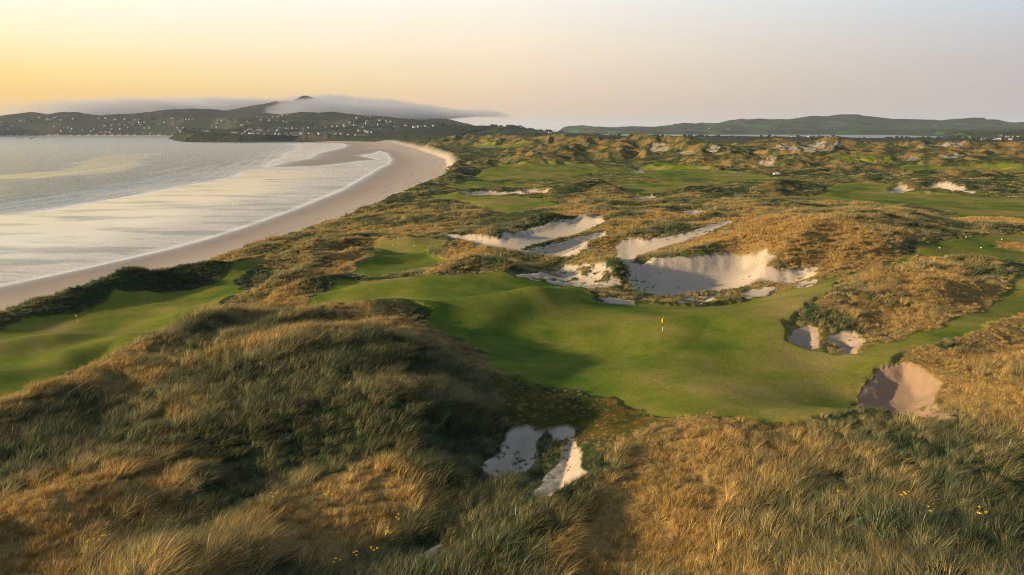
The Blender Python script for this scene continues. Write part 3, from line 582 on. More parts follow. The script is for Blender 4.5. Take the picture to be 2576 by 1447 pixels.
Z = np.zeros_like(X); foam = np.zeros_like(X)
for k_, (s0, a) in enumerate([(0, .30), (8, .42), (19, .55), (34, .60), (54, .60), (80, .55), (114, .40), (155, .28)]):
    q = bd - s0 + nz2*1.5; wd = 1.5 + .12*k_
    pres = ss(-.45, .25, fbm(X, Y, 180, 2, 210+k_) + (.45 if k_ < 4 else 0))
    Z += bay*pres*a*np.where(q > 0, np.exp(-(q/(wd*1.6))**2), np.exp(-(q/(wd*.6))**2))
    if k_ < 4: foam = np.maximum(foam, bay*pres*np.exp(-((q+1.5)/(1.0+1.6*(k_==0)))**2)*(1.0 if k_ == 0 else .85))
shal = ss(4, -4, bd)*bay
foam = np.maximum(foam, bay*np.exp(-((off-1.6+nz2*1.2)/1.8)**2)*.7)
rip = np.where(shal > .5, .05 + .95*ss(70, 8, off + nz*15), 1.0)
q = Y - (470 + (X+240)*-.25 + fbm(X, Y, 90, 2, 230)*30)      # long slick
SL = [Wz(u, v, 0)[:2] for u, v in [(-80,452),(60,444),(180,434),(260,424),(270,408),(310,398),(350,388)]]
dsl = np.full(len(X), 1e9)
for p, q_ in zip(SL[:-1], SL[1:]): dsl = np.minimum(dsl, segd(X, Y, p[0], p[1], q_[0], q_[1])[0])
slick = ss(1.25, .75, (dsl + fbm(X, Y, 60, 3, 231)*11)/(8 + 26*ss(420, 620, Y)))*(Y > 250)
slick = np.maximum(slick, .75*ss(75, 0, bd)*ss(.2, .6, fbm(X, Y, 70, 3, 240) + .6))*(shal < .5)
QQ = (np.arange(len(SR)-1)[:,None]*len(sAZ) + np.arange(len(sAZ))[None,:]).ravel()
jn = (np.arange(len(SR)-1)[:,None]*len(sAZ) + (np.arange(len(sAZ))[None,:]+1) % len(sAZ)).ravel()
SQ = np.stack([QQ, jn, jn+len(sAZ), QQ+len(sAZ)], 1)
SQ = SQ[off[SQ].max(1) > -12]
def water_material():
    m = bpy.data.materials.new("bay_water"); m.use_nodes = True; T = NT(m.node_tree)
    P = T.n('ShaderNodeNewGeometry').outputs['Position']
    sh, fo, rp, sk, ds = [T.attr(a) for a in ('shal', 'foam', 'rip', 'slick', 'dist')]
    mp = T.n('ShaderNodeMapping', {0: P, 2: (0, 0, R(12)), 3: (.55, 1, 1)}).outputs[0]
    a = T.noise(mp, 1.6, 3, .6); b = T.noise(mp, .42, 4, .62); c = T.noise(P, .05, 4, .6)
    st = T.noise(T.n('ShaderNodeMapping', {0: P, 2: (0, 0, R(-8)), 3: (.35, 1, 1)}).outputs[0], .055, 4, .55)
    amp = T.math('MULTIPLY', rp, T.mapr(sk, 0, 1, 1, .10))
    amp = T.math('MULTIPLY', amp, T.mapr(sh, 0, 1, 1.0, .50))
    h = T.math('MULTIPLY', T.math('ADD', T.math('MULTIPLY', a, .20), T.math('MULTIPLY', b, .75)), amp)
    bm = T.n('ShaderNodeBump', {'Height': h, 'Strength': 1.0, 'Distance': 1.0})
    deep = T.ramp(c, [(.3, (.050,.066,.058)), (.7, (.075,.092,.080))])
    shc = T.ramp(st, [(.30, (.46,.40,.33)), (.52, (.38,.33,.275)), (.59, (.10,.088,.08))])  # wet sand paled to stand in for sky reflected off the film
    col = T.mix(sh, deep, shc); col = T.mix(fo, col, (.66, .60, .52, 1))
    ro = T.math('ADD', T.mapr(ds, 300, 4000, .10, .30), T.math('MULTIPLY', fo, .4), clamp=True)
    ro = T.math('ADD', ro, T.math('MULTIPLY', sh, T.mapr(st, .56, .70, 0, .16)))
    p = T.n('ShaderNodeBsdfPrincipled', {'Base Color': col, 'Roughness': ro, 'IOR': T.mapr(sh, 0, 1, 1.36, 1.75), 'Specular IOR Level': T.mapr(sh, 0, 1, .6, 1.0), 'Normal': bm.outputs[0]})
    T.n('ShaderNodeOutputMaterial', {0: p.outputs[0]}); return m
u, inv = np.unique(SQ, return_inverse=True)
WMAT = water_material()
o = add('sea', mesh_np('sea', np.stack([X, Y, Z], 1)[u], inv.reshape(-1, 4), WMAT,
    dict(shal=shal[u], foam=np.clip(foam, 0, 1)[u], rip=rip[u], slick=slick[u], dist=np.hypot(X, Y)[u])))
tag(o, 'calm bay water with thin breaking waves and a glossy shallow tidal flat', 'sea', kind='structure')

# ------------------------------------------------------------------ marram grass: tufts instanced over the dunes
def grass_material(name, spec=.25, var=1.0):
    m = bpy.data.materials.new(name); m.use_nodes = True; T = NT(m.node_tree)
    ic = T.attr('tdry_lit', 'INSTANCER'); bv = T.attr('bv'); rn = T.attr('trand', 'INSTANCER')
    f = T.math('ADD', ic, T.math('MULTIPLY', T.math('SUBTRACT', bv, .5), .75*var))
    f = T.math('ADD', f, T.math('MULTIPLY', T.math('SUBTRACT', T.attr('tip'), .45), .34))
    f = T.math('ADD', f, T.math('MULTIPLY', T.math('SUBTRACT', rn, .5), .62*var), clamp=True)
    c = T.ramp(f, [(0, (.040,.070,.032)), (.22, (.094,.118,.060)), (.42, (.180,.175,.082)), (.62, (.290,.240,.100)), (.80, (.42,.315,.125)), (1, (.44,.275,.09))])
    c = T.mix(1.0, c, T.n('ShaderNodeCombineColor', {0: T.mapr(T.math('FRACT', T.math('MULTIPLY', bv, 17.3)), 0, 1, 1-.62*var, 1+.45*var), 1: T.mapr(T.math('FRACT', T.math('MULTIPLY', bv, 17.3)), 0, 1, 1-.62*var, 1+.45*var), 2: T.mapr(T.math('FRACT', T.math('MULTIPLY', bv, 17.3)), 0, 1, 1-.62*var, 1+.45*var)}).outputs[0], 'MULTIPLY')
    vv = T.mapr(T.math('FRACT', T.math('MULTIPLY', rn, 7.7)), 0, 1, 1-.45*var, 1+.4*var)
    c = T.mix(1.0, c, T.n('ShaderNodeCombineColor', {0: vv, 1: vv, 2: vv}).outputs[0], 'MULTIPLY')
    df = T.n('ShaderNodeBsdfDiffuse', {'Color': c}); tr = T.n('ShaderNodeBsdfTranslucent', {'Color': c})
    gl = T.n('ShaderNodeBsdfGlossy', {'Color': (.50,.44,.30,1), 'Roughness': .45})
    s1 = T.n('ShaderNodeMixShader', {0: .34, 1: df.outputs[0], 2: tr.outputs[0]})
    s2 = T.n('ShaderNodeMixShader', {0: spec*.22, 1: s1.outputs[0], 2: gl.outputs[0]})
    T.n('ShaderNodeOutputMaterial', {0: s2.outputs[0]}); return m
GRM = grass_material("grass_blades"); GRM2 = grass_material("distant_grass_blades", .25, .45)
def tuft(name, nb, rad, hgt, wid, lean, spread, seed, seg=3):
    g = np.random.default_rng(seed); V = []; F = []; BV = []; TP = []
    a = g.uniform(0, 2*np.pi, nb); rr_ = rad*np.sqrt(g.uniform(0, 1, nb)); bx = np.cos(a)*rr_; by = np.sin(a)*rr_
    hd = np.stack([np.cos(a), np.sin(a)], 1)*g.uniform(.1, 1, (nb, 1))*spread + np.array([lean, 0]) + g.normal(0, .12, (nb, 2))
    hs = hgt*g.uniform(.55, 1.1, nb); bvv = g.uniform(0, 1, nb); wa = g.uniform(0, np.pi, nb); n = 0
    for i in range(nb):
        for k in range(seg+1):
            t = k/seg; L = hs[i]; c = hd[i]
            px = bx[i] + c[0]*L*(t*.45 + t*t*.75); py = by[i] + c[1]*L*(t*.45 + t*t*.75)
            pz = L*(t - .33*t*t*min(1.2, math.hypot(*c)*1.1)) - .06
            ww = wid*(1-t**1.6*.92)*.5; wx_, wy_ = math.cos(wa[i])*ww, math.sin(wa[i])*ww
            V += [(px-wx_, py-wy_, pz), (px+wx_, py+wy_, pz)]; BV += [bvv[i]]*2; TP += [t, t]
            if k: F.append((n+2*k-2, n+2*k-1, n+2*k+1, n+2*k))
        n += 2*(seg+1)
    me = mesh_np(name, np.array(V), np.array(F), GRM if seg == 3 else GRM2, {'bv': np.array(BV), 'tip': np.array(TP)}, smooth=False)
    return bpy.data.objects.new(name, me)
def inst_group(name, protos):
    c = bpy.data.collections.new(name)
    for p in protos: c.objects.link(p)
    tree = bpy.data.node_groups.new(name, 'GeometryNodeTree')
    tree.interface.new_socket('Geometry', in_out='INPUT', socket_type='NodeSocketGeometry')
    tree.interface.new_socket('Geometry', in_out='OUTPUT', socket_type='NodeSocketGeometry')
    N = tree.nodes; L = tree.links
    gi = N.new('NodeGroupInput'); go = N.new('NodeGroupOutput')
    ci = N.new('GeometryNodeCollectionInfo'); ci.inputs['Collection'].default_value = c; ci.inputs['Separate Children'].default_value = True; ci.inputs['Reset Children'].default_value = True
    ip = N.new('GeometryNodeInstanceOnPoints'); ip.inputs['Pick Instance'].default_value = True
    def na_(nm, typ):
        a = N.new('GeometryNodeInputNamedAttribute'); a.data_type = typ; a.inputs['Name'].default_value = nm; return a.outputs['Attribute']
    L.new(gi.outputs[0], ip.inputs['Points']); L.new(ci.outputs[0], ip.inputs['Instance'])
    L.new(na_('pidx', 'INT'), ip.inputs['Instance Index']); L.new(na_('prot', 'FLOAT_VECTOR'), ip.inputs['Rotation']); L.new(na_('pscl', 'FLOAT_VECTOR'), ip.inputs['Scale'])
    L.new(ip.outputs[0], go.inputs[0]); return tree
def scatter(name, label, tree, X, Y, Z, idx, rot, scl, tdry_lit, trand, cat='grass'):
    me = bpy.data.meshes.new(name); me.vertices.add(len(X)); me.vertices.foreach_set('co', np.stack([X, Y, Z], 1).astype(F32).ravel())
    for nm, typ, v in (('pidx', 'INT', idx.astype(np.int32)), ('tdry_lit', 'FLOAT', tdry_lit.astype(F32)), ('trand', 'FLOAT', trand.astype(F32))):
        a = me.attributes.new(nm, typ, 'POINT'); a.data.foreach_set('value', v)
    for nm, v in (('prot', rot), ('pscl', scl)):
        a = me.attributes.new(nm, 'FLOAT_VECTOR', 'POINT'); a.data.foreach_set('vector', v.astype(F32).ravel())
    o = add(name, me); md = o.modifiers.new('scatter', 'NODES'); md.node_group = tree
    return tag(o, label, cat, kind='stuff')
near = [tuft('tuft_a%d' % i, 120, .36+.04*(i%3), .88+.1*(i%2), .021, .55, .75, 300+i) for i in range(5)] + \
       [tuft('tuft_b%d' % i, 130, .42, .58, .017, .22, .55, 320+i) for i in range(3)]
midp = [tuft('tuft_c%d' % i, 80, .62, .95, .065, .5, .8, 340+i, seg=2) for i in range(4)]
farp = [tuft('tuft_d%d' % i, 46, 1.0, 1.0, .22, .45, .8, 360+i, seg=2) for i in range(3)]
T_near, T_mid, T_far = inst_group('near_tufts', near), inst_group('mid_tufts', midp), inst_group('far_tufts', farp)
def place(r0, r1, dens, tree, nvar, size, name, label, seed, zs=1.0, nb=0):
    g = np.random.default_rng(seed); A = R(86); n = int(.5*A*(r1*r1-r0*r0)*dens)
    r = np.sqrt(g.uniform(r0*r0, r1*r1, n)); a = g.uniform(-A/2, A/2, n); x = np.sin(a)*r; y = np.cos(a)*r
    cl = pn(x, y, 1.7, 400) ; s = surface(x, y)
    ok = s['land']*(1-s['fair'])*(1-s['sand'])
    # scattered stems on the sand rims
    rim = (s['sand'] > .5) & (fbm(x, y, 9, 3, 410) > -.2)*(g.uniform(0, 1, n) < .02 + .45*ss(5, 0, s['ps']))
    k = ((g.uniform(0, 1, n) < ok*1.02*(1-.35*(cl < -.35))) & (s['land'] > .12)) | (rim & (s['land'] > .5))
    x, y, r = x[k], y[k], r[k]; H = s['H'][k]; dry_lit = s['dry_lit'][k]; semi = s['semi'][k]; m = len(x)
    wind = R(38) + .75*fbm(x, y, 13, 2, 420) + g.normal(0, .3, m)
    idx = g.integers(0, nvar, m)
    if nb:
        fes = (dry_lit + .25*pn(x, y, 6, 430) > .80) | (semi > .4); idx = np.where(fes, nvar + g.integers(0, nb, m), idx)
    sz = size*g.uniform(.7, 1.3, m)*(1 + .25*pn(x, y, 5, 440))*(1-.62*semi)*(1-.25*(dry_lit > .85))*(.42+.58*ss(0, 4+.02*r, -s['pf'][k]))*(.5+.5*ss(0, 2.5+.01*r, -s['ps'][k]))*(1+.35*pn(x, y, 14, 441))
    sz = sz*np.where(rim[k], .6, 1)
    rot = np.stack([g.normal(0, .10, m), g.normal(0, .10, m), wind], 1)
    scl = np.stack([sz, sz, sz*g.uniform(.85, 1.15, m)*zs], 1)
    td = np.where(semi > .4, .62 + .3*pn(x, y, 3, 450), dry_lit) + .18*pn(x, y, 2.6, 460)
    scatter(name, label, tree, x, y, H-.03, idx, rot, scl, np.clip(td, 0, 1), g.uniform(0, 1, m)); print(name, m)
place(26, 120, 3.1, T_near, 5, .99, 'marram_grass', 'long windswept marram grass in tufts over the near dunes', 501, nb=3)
place(120, 300, 1.5, T_mid, 4, .92, 'marram_grass', 'marram grass over the middle dunes', 502)
place(300, 620, .06, T_far, 3, 1.5, 'marram_grass', 'marram grass over the distant dunes', 503, zs=.4)

# ------------------------------------------------------------------ far woodland and hedges
def leafmat(name, c):
    m = bpy.data.materials.new(name); m.use_nodes = True; T = NT(m.node_tree); P = T.n('ShaderNodeNewGeometry').outputs['Position']
    col = T.mix(T.noise(P, .4, 3), tuple(v*.6 for v in c)+(1,), tuple(v*1.4 for v in c)+(1,))
    p = T.n('ShaderNodeBsdfPrincipled', {'Base Color': col, 'Roughness': .8, 'Specular IOR Level': .1}); T.n('ShaderNodeOutputMaterial', {0: p.outputs[0]}); return m
LEAF = leafmat('dark_leaves', (.028, .042, .018))
def leafblob(name, n, rx, rz, ls, seed):
    g = np.random.default_rng(seed); V = []; F = []
    for i in range(n):
        d = g.normal(0, 1, 3); d /= np.linalg.norm(d); rr_ = g.uniform(.55, 1)**.5; bump = 1 + .3*math.sin(d[0]*5+seed)*math.cos(d[1]*4)
        c = np.array([d[0]*rx*rr_*bump, d[1]*rx*rr_*bump, rz*.95 + d[2]*rz*rr_*bump]); a = g.normal(0, 1, 3); a /= np.linalg.norm(a); b = np.cross(a, d); b /= np.linalg.norm(b)+1e-6
        s = ls*g.uniform(.6, 1.3); k = len(V); V += [c-a*s-b*s*.6, c+a*s-b*s*.6, c+a*s*.8+b*s*.7, c-a*s*.7+b*s*.7]; F.append((k, k+1, k+2, k+3))
    return mesh_np(name, np.array(V), np.array(F), LEAF, smooth=False)
tp = [bpy.data.objects.new('crown%d' % i, leafblob('crown%d' % i, 150, 4.2, 3.6, 1.1, 600+i)) for i in range(3)]
T_tree = inst_group('far_crowns', tp)
g = np.random.default_rng(77); n = 60000
r = np.sqrt(g.uniform(2300**2, 5600**2, n)); a = g.uniform(-R(40), R(40), n); x = np.sin(a)*r; y = np.cos(a)*r; s = surface(x, y)
cl = fbm(x, y, 230, 3, 610); lin = np.abs(fbm(x, y, 420, 2, 611)); lin2 = np.abs(pn(x+y*.3, y, 260, 612))
zone = (s['H'] > 3.5) & (s['H'] < 105) & (s['sf'] > 25)
k = zone & (((cl > .42) & (g.uniform(0,1,n) < .55)) | (((lin < .012) | (lin2 < .014)) & (g.uniform(0,1,n) < .8)))
k &= ~((x > 100) & (r < 3400) & (g.uniform(0,1,n) < .75))
k &= ~((x < -200) & (r < 3350) & (x > -2000) & (g.uniform(0,1,n) < .93))
x, y = x[k], y[k]; m = len(x); sz = g.uniform(.6, 1.5, m)*(1+.25*(y > 4000)); print('woodland', m)
scatter('woodland', 'dark far woodland and hedges scattered over the village hills', T_tree, x, y, s['H'][k]-.6, g.integers(0, 3, m), np.stack([np.zeros(m)]*2+[g.uniform(0, 6.28, m)], 1), np.stack([sz*1.2, sz*1.2, sz*.9], 1), sz*0, sz*0, 'woodland')

# ------------------------------------------------------------------ houses
WALL = simple('white_render', (.35,.36,.37), .8, .06, .6); WALLG = simple('grey_render', (.34,.33,.31), .85, .1, .6); ROOF = simple('slate_roof', (.040,.043,.050), .6, .2, 2)
ROOFL = simple('grey_roof', (.13,.13,.135), .6, .15, 2); GLASS = simple('dark_glass', (.03,.035,.04), .12, .1, 1, .6)
def house_proto(Lx, Ly, hw, pitch, wall, roof, wins=True, wing=False, chim=2):
    e = bpy.data.objects.new('house', None); COL.objects.link(e); e.empty_display_size = 1
    hx, hy = Lx/2, Ly/2; hr = hw + hy*pitch
    b = MB(); b.poly([(-hx,-hy,-3),(hx,-hy,-3),(hx,hy,-3),(-hx,hy,-3),(-hx,-hy,hw),(hx,-hy,hw),(hx,hy,hw),(-hx,hy,hw),(-hx,0,hr),(hx,0,hr)],
        [(0,1,5,4),(1,2,6,9,5),(2,3,7,6),(3,0,4,8,7),(4,5,9,8),(6,7,8,9)])
    if wing: b.poly([(-2.6,-hy-3.2,-3),(2.6,-hy-3.2,-3),(2.6,-hy+1,-3),(-2.6,-hy+1,-3),(-2.6,-hy-3.2,hw),(2.6,-hy-3.2,hw),(2.6,-hy+1,hw),(-2.6,-hy+1,hw),(0,-hy-3.2,hw+2.4),(0,-hy+1,hw+2.4)],
        [(0,1,5,8,4),(1,2,6,5),(3,0,4,7),(5,6,9,8),(7,4,8,9),(2,3,7,9,6)])
    b.build('wall', wall, e)
    o_ = .45; r_ = MB(); t = .22
    for sg in (-1, 1):
        y0, z0, y1, z1 = sg*(hy+o_), hw-o_*pitch+.05, 0, hr+.05
        r_.poly([(-hx-o_,y0,z0),(hx+o_,y0,z0),(hx+o_,y1,z1),(-hx-o_,y1,z1),(-hx-o_,y0,z0+t),(hx+o_,y0,z0+t),(hx+o_,y1,z1+t),(-hx-o_,y1,z1+t)],
            [(0,1,2,3),(4,5,6,7),(0,1,5,4),(1,2,6,5),(2,3,7,6),(3,0,4,7)])
    if wing:
        for sg in (-1, 1):
            r_.poly([(sg*3.0,-hy-3.6,hw-.35),(sg*3.0,-hy+1,hw-.35),(0,-hy+1,hw+2.5),(0,-hy-3.6,hw+2.5),(sg*3.0,-hy-3.6,hw-.1),(sg*3.0,-hy+1,hw-.1),(0,-hy+1,hw+2.75),(0,-hy-3.6,hw+2.75)],[(0,1,2,3),(4,5,6,7),(0,3,7,4),(0,1,5,4)])
    rf = r_.build('roof', roof, e)
    for i in range(chim):
        cx = (-1 if i == 0 else 1)*(hx-.7); MB().box((cx, 0, hr-.5), (.9, .75, 1.9)).build('chimney', wall, rf)
    if wins:
        wb = []
        nwin = max(3, int(Lx/2.6))
        for fl in range(1 if hw < 4 else 2):
            for i in range(nwin):
                x_ = -hx + Lx*(i+.5)/nwin
                if wing and abs(x_) < 3: continue
                MB().box((x_, -hy-.03, .9+fl*2.7), (1.15, .12, 1.3)).build('window', GLASS, e)
        MB().box((hx+.03, 0, .9), (.12, 1.2, 1.3)).build('window', GLASS, e)
    return e
PROTO = [house_proto(12, 7, 3.0, .85, WALL, ROOF), house_proto(15, 7.5, 2.9, .75, WALL, ROOF, True, True), house_proto(10, 7.5, 5.4, .85, WALL, ROOF),
         house_proto(13, 8, 5.2, .8, WALL, ROOF, True, True), house_proto(24, 8, 3.0, .7, WALL, ROOF), house_proto(11, 8, 3.2, .8, WALLG, ROOFL), house_proto(40, 11, 5.5, .35, WALLG, ROOFL, True, False, 0)]
def copy_tree(o, parent=None):
    c = o.copy(); COL.objects.link(c); c.parent = parent
    for ch in list(o.children): copy_tree(ch, c)
    return c
def c1(x, y): return (x/3.724, 188.7+y/3.724)
def c2(x, y): return (628.9+x/3.724, 188.7+y/3.724)
def c3(x, y): return (1257.9+x/3.724, 251.6+y/3.724)
def c4(x, y): return (1884.2+x/3.724, 251.6+y/3.724)
HS = {
 'on the hillside at the far left': (c1, [(375,400,1),(445,390,3),(480,420,6),(520,400,3),(575,422,1),(630,378,0),(690,417,5),(200,430,1),(265,441,0),(235,438,0),(15,435,0),(15,462,0),(115,472,1),(75,495,5),(20,522,5)]),
 'on the slope above the far left shore': (c1, [(515,475,0),(560,470,1),(600,480,0),(640,490,1),(680,497,0),(580,517,0),(660,521,1),(705,523,0),(775,510,1),(860,517,1),(880,500,0),(950,528,0),(1000,527,1),(1030,531,0),(515,552,5),(570,551,4)]),
 'on the open hillside across the bay': (c1, [(930,402,1),(995,402,0),(985,472,3),(1050,471,2),(1120,466,3),(1170,468,2),(1215,450,0),(1245,468,3),(1045,500,1),(1135,500,1),(1200,487,0),(1085,420,1),(1170,415,5),(1270,430,4),(1300,430,0),(1320,453,4),(1360,453,0),(1320,468,1),(1360,490,5),(1400,490,0)]),
 'in the rows above the far beach': (c1, [(1345,515,1),(1410,515,5),(1500,462,3),(1540,455,5),(1625,425,1),(1715,427,0),(1745,427,0),(1775,428,0),(1805,428,0),(1700,439,4),(1625,460,1),(1660,476,0),(1720,477,1),(1795,492,0),(1680,511,3),(1650,531,0),(1700,530,1),(1620,521,0)]),
 'on the waterfront behind the bay': (c1, [(1320,547,4),(1360,548,0),(1460,535,4),(1500,546,2),(1545,547,1),(1855,488,4),(1930,487,4),(1985,487,4),(2030,487,2),(2060,482,2),(2110,478,3),(1870,522,4),(1915,518,4),(1955,521,1)]),
 'in the village centre above the headland': (c1, [(1990,455,4),(2040,447,4),(2110,439,6),(2160,436,6),(2205,440,3),(2270,456,1),(2220,451,0),(2325,425,1),(2440,435,5),(2530,437,1)]),
 'in the high row under the fog': (c1, [(2345,381,1),(2380,383,0),(2410,384,0),(2440,383,0),(2500,384,1),(2560,381,0),(2606,385,0),(2650,384,1),(2700,383,1)]),
 'on the grassy headland': (c1, [(2200,535,4),(2283,552,3),(2300,530,2),(2335,513,1),(2350,548,3),(2390,525,2),(2385,550,3),(2420,515,2),(2428,547,3),(2450,522,2),(2490,547,3),(2510,518,1),(2550,520,2),(2540,550,3)]),
 'on the headland nearer the beach end': (c2, [(10,513,2),(40,525,3),(85,512,2),(120,521,3),(180,521,1),(210,520,1),(260,517,4),(20,549,3),(75,546,3),(140,551,1),(205,551,3),(245,562,2),(280,560,2),(345,568,3),(400,566,3),(450,565,6),(490,563,3)]),
 'in the terrace above the beach end': (c2, [(540,555,1),(570,557,1),(605,557,1),(690,551,6),(760,542,5),(800,546,5),(860,543,3),(920,562,5),(1000,567,5),(1040,567,6),(1095,567,5)]),
 'along the hill road behind the headland': (c2, [(100,437,5),(185,435,2),(250,433,0),(320,430,0),(345,432,1),(280,485,1),(320,485,0),(350,486,1),(395,487,2),(225,493,0),(440,497,1),(495,480,1),(550,482,3),(625,487,0),(605,503,4),(510,511,5)]),
 'on the right shoulder of the village hill': (c2, [(700,470,1),(680,500,4),(715,497,1),(745,495,0),(770,485,2),(825,485,3),(880,475,2),(895,489,4),(935,450,3),(945,470,4),(985,470,1),(1000,495,4),(1030,495,4),(1060,495,0),(895,517,1),(1020,518,3),(1100,526,2),(1085,520,3),(1140,527,0),(1150,490,0)]),
 'scattered among trees on the right village slope': (c2, [(1000,417,0),(1090,407,1),(1130,405,0),(1095,437,1),(1105,455,4),(1220,430,3),(1210,465,1),(1285,430,0),(1290,450,1),(1320,437,0),(1360,443,0),(1225,505,0)]),
 'in the bright row on the skyline road': (c2, [(1315,486,1),(1350,488,1),(1385,490,0),(1460,476,1),(1540,490,3),(1575,485,2),(1610,480,0),(1645,478,0),(1720,476,1),(1750,473,0),(1805,464,0),(1845,463,4)]),
 'by the estuary in the distance': (c3, [(470,300,1),(560,315,0),(600,315,1),(2140,272,1),(1960,266,0)]),
 'on the far shore behind the right dunes': (c4, [(400,338,1),(430,340,1),(455,327,3),(560,342,1),(600,342,0),(700,348,1),(770,348,0),(1970,217,1),(1745,240,0),(2030,362,4),(2060,357,2),(2150,368,1),(2200,370,1),(2310,367,1),(2350,337,4),(2345,365,2),(2450,367,5),(2420,342,0),(2500,340,4),(2425,227,1)]),
}
allh = []; 
for reg, (fn, L_) in HS.items():
    for x_, y_, t_ in L_: allh.append((reg, fn(x_, y_+7), t_))
hp = cast([h[1] for h in allh])
ORD = ['first', 'second', 'third', 'fourth', 'fifth', 'sixth', 'seventh', 'eighth', 'ninth', 'tenth', 'eleventh', 'twelfth', 'thirteenth', 'fourteenth', 'fifteenth', 'sixteenth', 'seventeenth', 'eighteenth', 'nineteenth', 'twentieth']
LOOK = ['small white cottage', 'white cottage with front wing', 'tall white house', 'large white gabled house', 'long low white building', 'grey cottage', 'long grey hall']
used = set(); HXY = []
for reg in HS:
    L_ = sorted([(h[1][0], p, h[2]) for h, p in zip(allh, hp) if h[0] == reg], key=lambda q: q[0])
    for k_, (u_, p, t_) in enumerate(L_):
        if t_ in used: e = copy_tree(PROTO[t_])
        else: e = PROTO[t_]; used.add(t_)
        sc_ = 1.0 if p[1] < 3600 else 1.12
        gz = ground_z(p[0], p[1]); e.location = (p[0], p[1], gz-.1); e.rotation_euler = (0, 0, math.atan2(-p[0], p[1])*1.0 + random.choice([0, .25, -.3, .5, -.5, 1.2, -1.3, 0]))
        e.scale = (sc_,)*3; HXY.append((p[0], p[1]))
        tag(e, '%s %s, %s from left' % (LOOK[t_], reg, ORD[k_]), 'house', 'houses ' + reg)

# ------------------------------------------------------------------ flags, tee markers
YEL = simple('yellow_cloth', (.85,.50,.015), .7, .08, 8); BLK = simple('black_paint', (.010,.010,.012), .45, .1, 8); WHT = simple('white_paint', (.72,.71,.66), .5, .05, 8); CUP = simple('hole_shade', (.008,.008,.008), .9, .1, 8); GRYP = simple('grey_plate', (.30,.34,.33), .5, .1, 8)
def flagstick(loc, tilt, label):
    e = bpy.data.objects.new('golf_flag', None); COL.objects.link(e); e.location = loc; e.rotation_euler = (0, tilt, 0)
    H_ = 2.35; r0 = .021
    for z0, z1, mt in ((0, .72, BLK), (.72, 1.26, WHT), (1.26, H_, BLK)):
        MB().tube([(0,0,z0-(.25 if z0 == 0 else 0)),(0,0,z1)], [r0, r0-.002], 8).build('pole', mt, e, True)
    v = []; f = []; nx, nz_ = 8, 12      # limp pennant: wide at mid height, hanging folds
    for k in (0, 1):
        for j in range(nz_+1):
            tz = j/nz_; z = H_ - .02 - tz*.66; wdt = (.20*math.sin(min(1, tz*1.25)*math.pi*.62)**1.1+.01) if tz < .8 else .20*math.sin(.62*math.pi)**1.1*(1-(tz-.8)/.2)*.95+.012
            for i in range(nx+1):
                q = i/nx; v.append((-r0-q*wdt, .05*math.sin(q*7+tz*3)*q + (.006 if k else -.006), z - .05*q*q))
    st = (nz_+1)*(nx+1)
    for k in (0, 1):
        for j in range(nz_):
            for i in range(nx):
                a_ = k*st + j*(nx+1)+i; f.append((a_, a_+1, a_+nx+2, a_+nx+1) if k else (a_, a_+nx+1, a_+nx+2, a_+1))
    fl = MB().poly(v, f).build('flag', YEL, e, True)
    mk = MB()                                  # small dark figure printed on the cloth
    for (dx, dz, sx_, sz_) in ((-.10, -.33, .05, .035), (-.075, -.50, .035, .03), (-.13, -.46, .03, .03)):
        mk.box((dx, -.03+.0, H_+dz), (sx_, .012, sz_))
    mk.build('emblem', BLK, fl)
    MB().rings([((0,0,.004),.054,.054),((0,0,.010),.054,.054)], 16).build('cup', CUP, e)  # flat black disc paints the shade inside the hole
    return tag(e, label, 'golf flag', 'yellow golf flags')
fp = [((1664.5, 861.5), R(2.6), 'tall yellow golf flag standing on the main mown green in the foreground'),
      ((197.5, 821), R(-2.2), 'yellow golf flag on the sunken green at the left edge'),
      ((1193, 509), R(1), 'small distant yellow flag on the green near the beach dunes'),
      ((1262, 447), R(1), 'tiniest yellow flag on the far fairway strip')]
for (uv, tl, lab), p in zip(fp, cast([f_[0] for f_ in fp])): flagstick((p[0], p[1], ground_z(p[0], p[1])), tl, lab)
tb = [((1350, 742), 'black tee block standing alone on the lit turf mound'), ((1412.5, 736.5), 'left black tee block of the close pair by the sandy bank'), ((1420, 737.5), 'right black tee block of the close pair with a pale plate')]
for i, ((uv, lab), p) in enumerate(zip(tb, cast([t[0] for t in tb]))):
    e = bpy.data.objects.new('tee_block', None); COL.objects.link(e); e.location = (p[0], p[1], ground_z(p[0], p[1])); e.rotation_euler = (0, 0, .15-.2*i)
    b = MB().box((0,0,.02), (.34 if i != 1 else .22,.16,.17), 0, .92); o = b.build('block', BLK, e); md = o.modifiers.new('b', 'BEVEL'); md.width = .015; md.segments = 2
    if i != 1: MB().box((.03,-.083,.07), (.14,.01,.06)).build('plate', GRYP, e)
    tag(e, lab, 'tee block', 'black tee blocks')
tm = [((988,619),'left white tee disc in the turf hollow near the beach'),((1042,618),'right white tee disc in the turf hollow near the beach'),((1002,603),'white tee disc at the top rim of the turf hollow'),
      ((2430,599),'white tee disc at the back left of the right hand tee'),((2520,604),'white tee disc at the back right of the right hand tee'),((2364,622),'pale tee disc at the front left of the right hand tee'),((2468,627),'pale tee disc at the front middle of the right hand tee')]
for (uv, lab), p in zip(tm, cast([t[0] for t in tm])):
    e = bpy.data.objects.new('tee_marker', None); COL.objects.link(e); e.location = (p[0], p[1], ground_z(p[0], p[1]))
    MB().rings([((0,0,0),.09,.09),((0,0,.06),.14,.14),((0,0,.13),.13,.13),((0,0,.17),.07,.07)], 14).build('disc', WHT, e, True)
    MB().rings([((0,0,-.1),.02,.02),((0,0,.02),.02,.02)], 8).build('spike', BLK, e)
    tag(e, lab, 'tee marker', 'white tee markers')
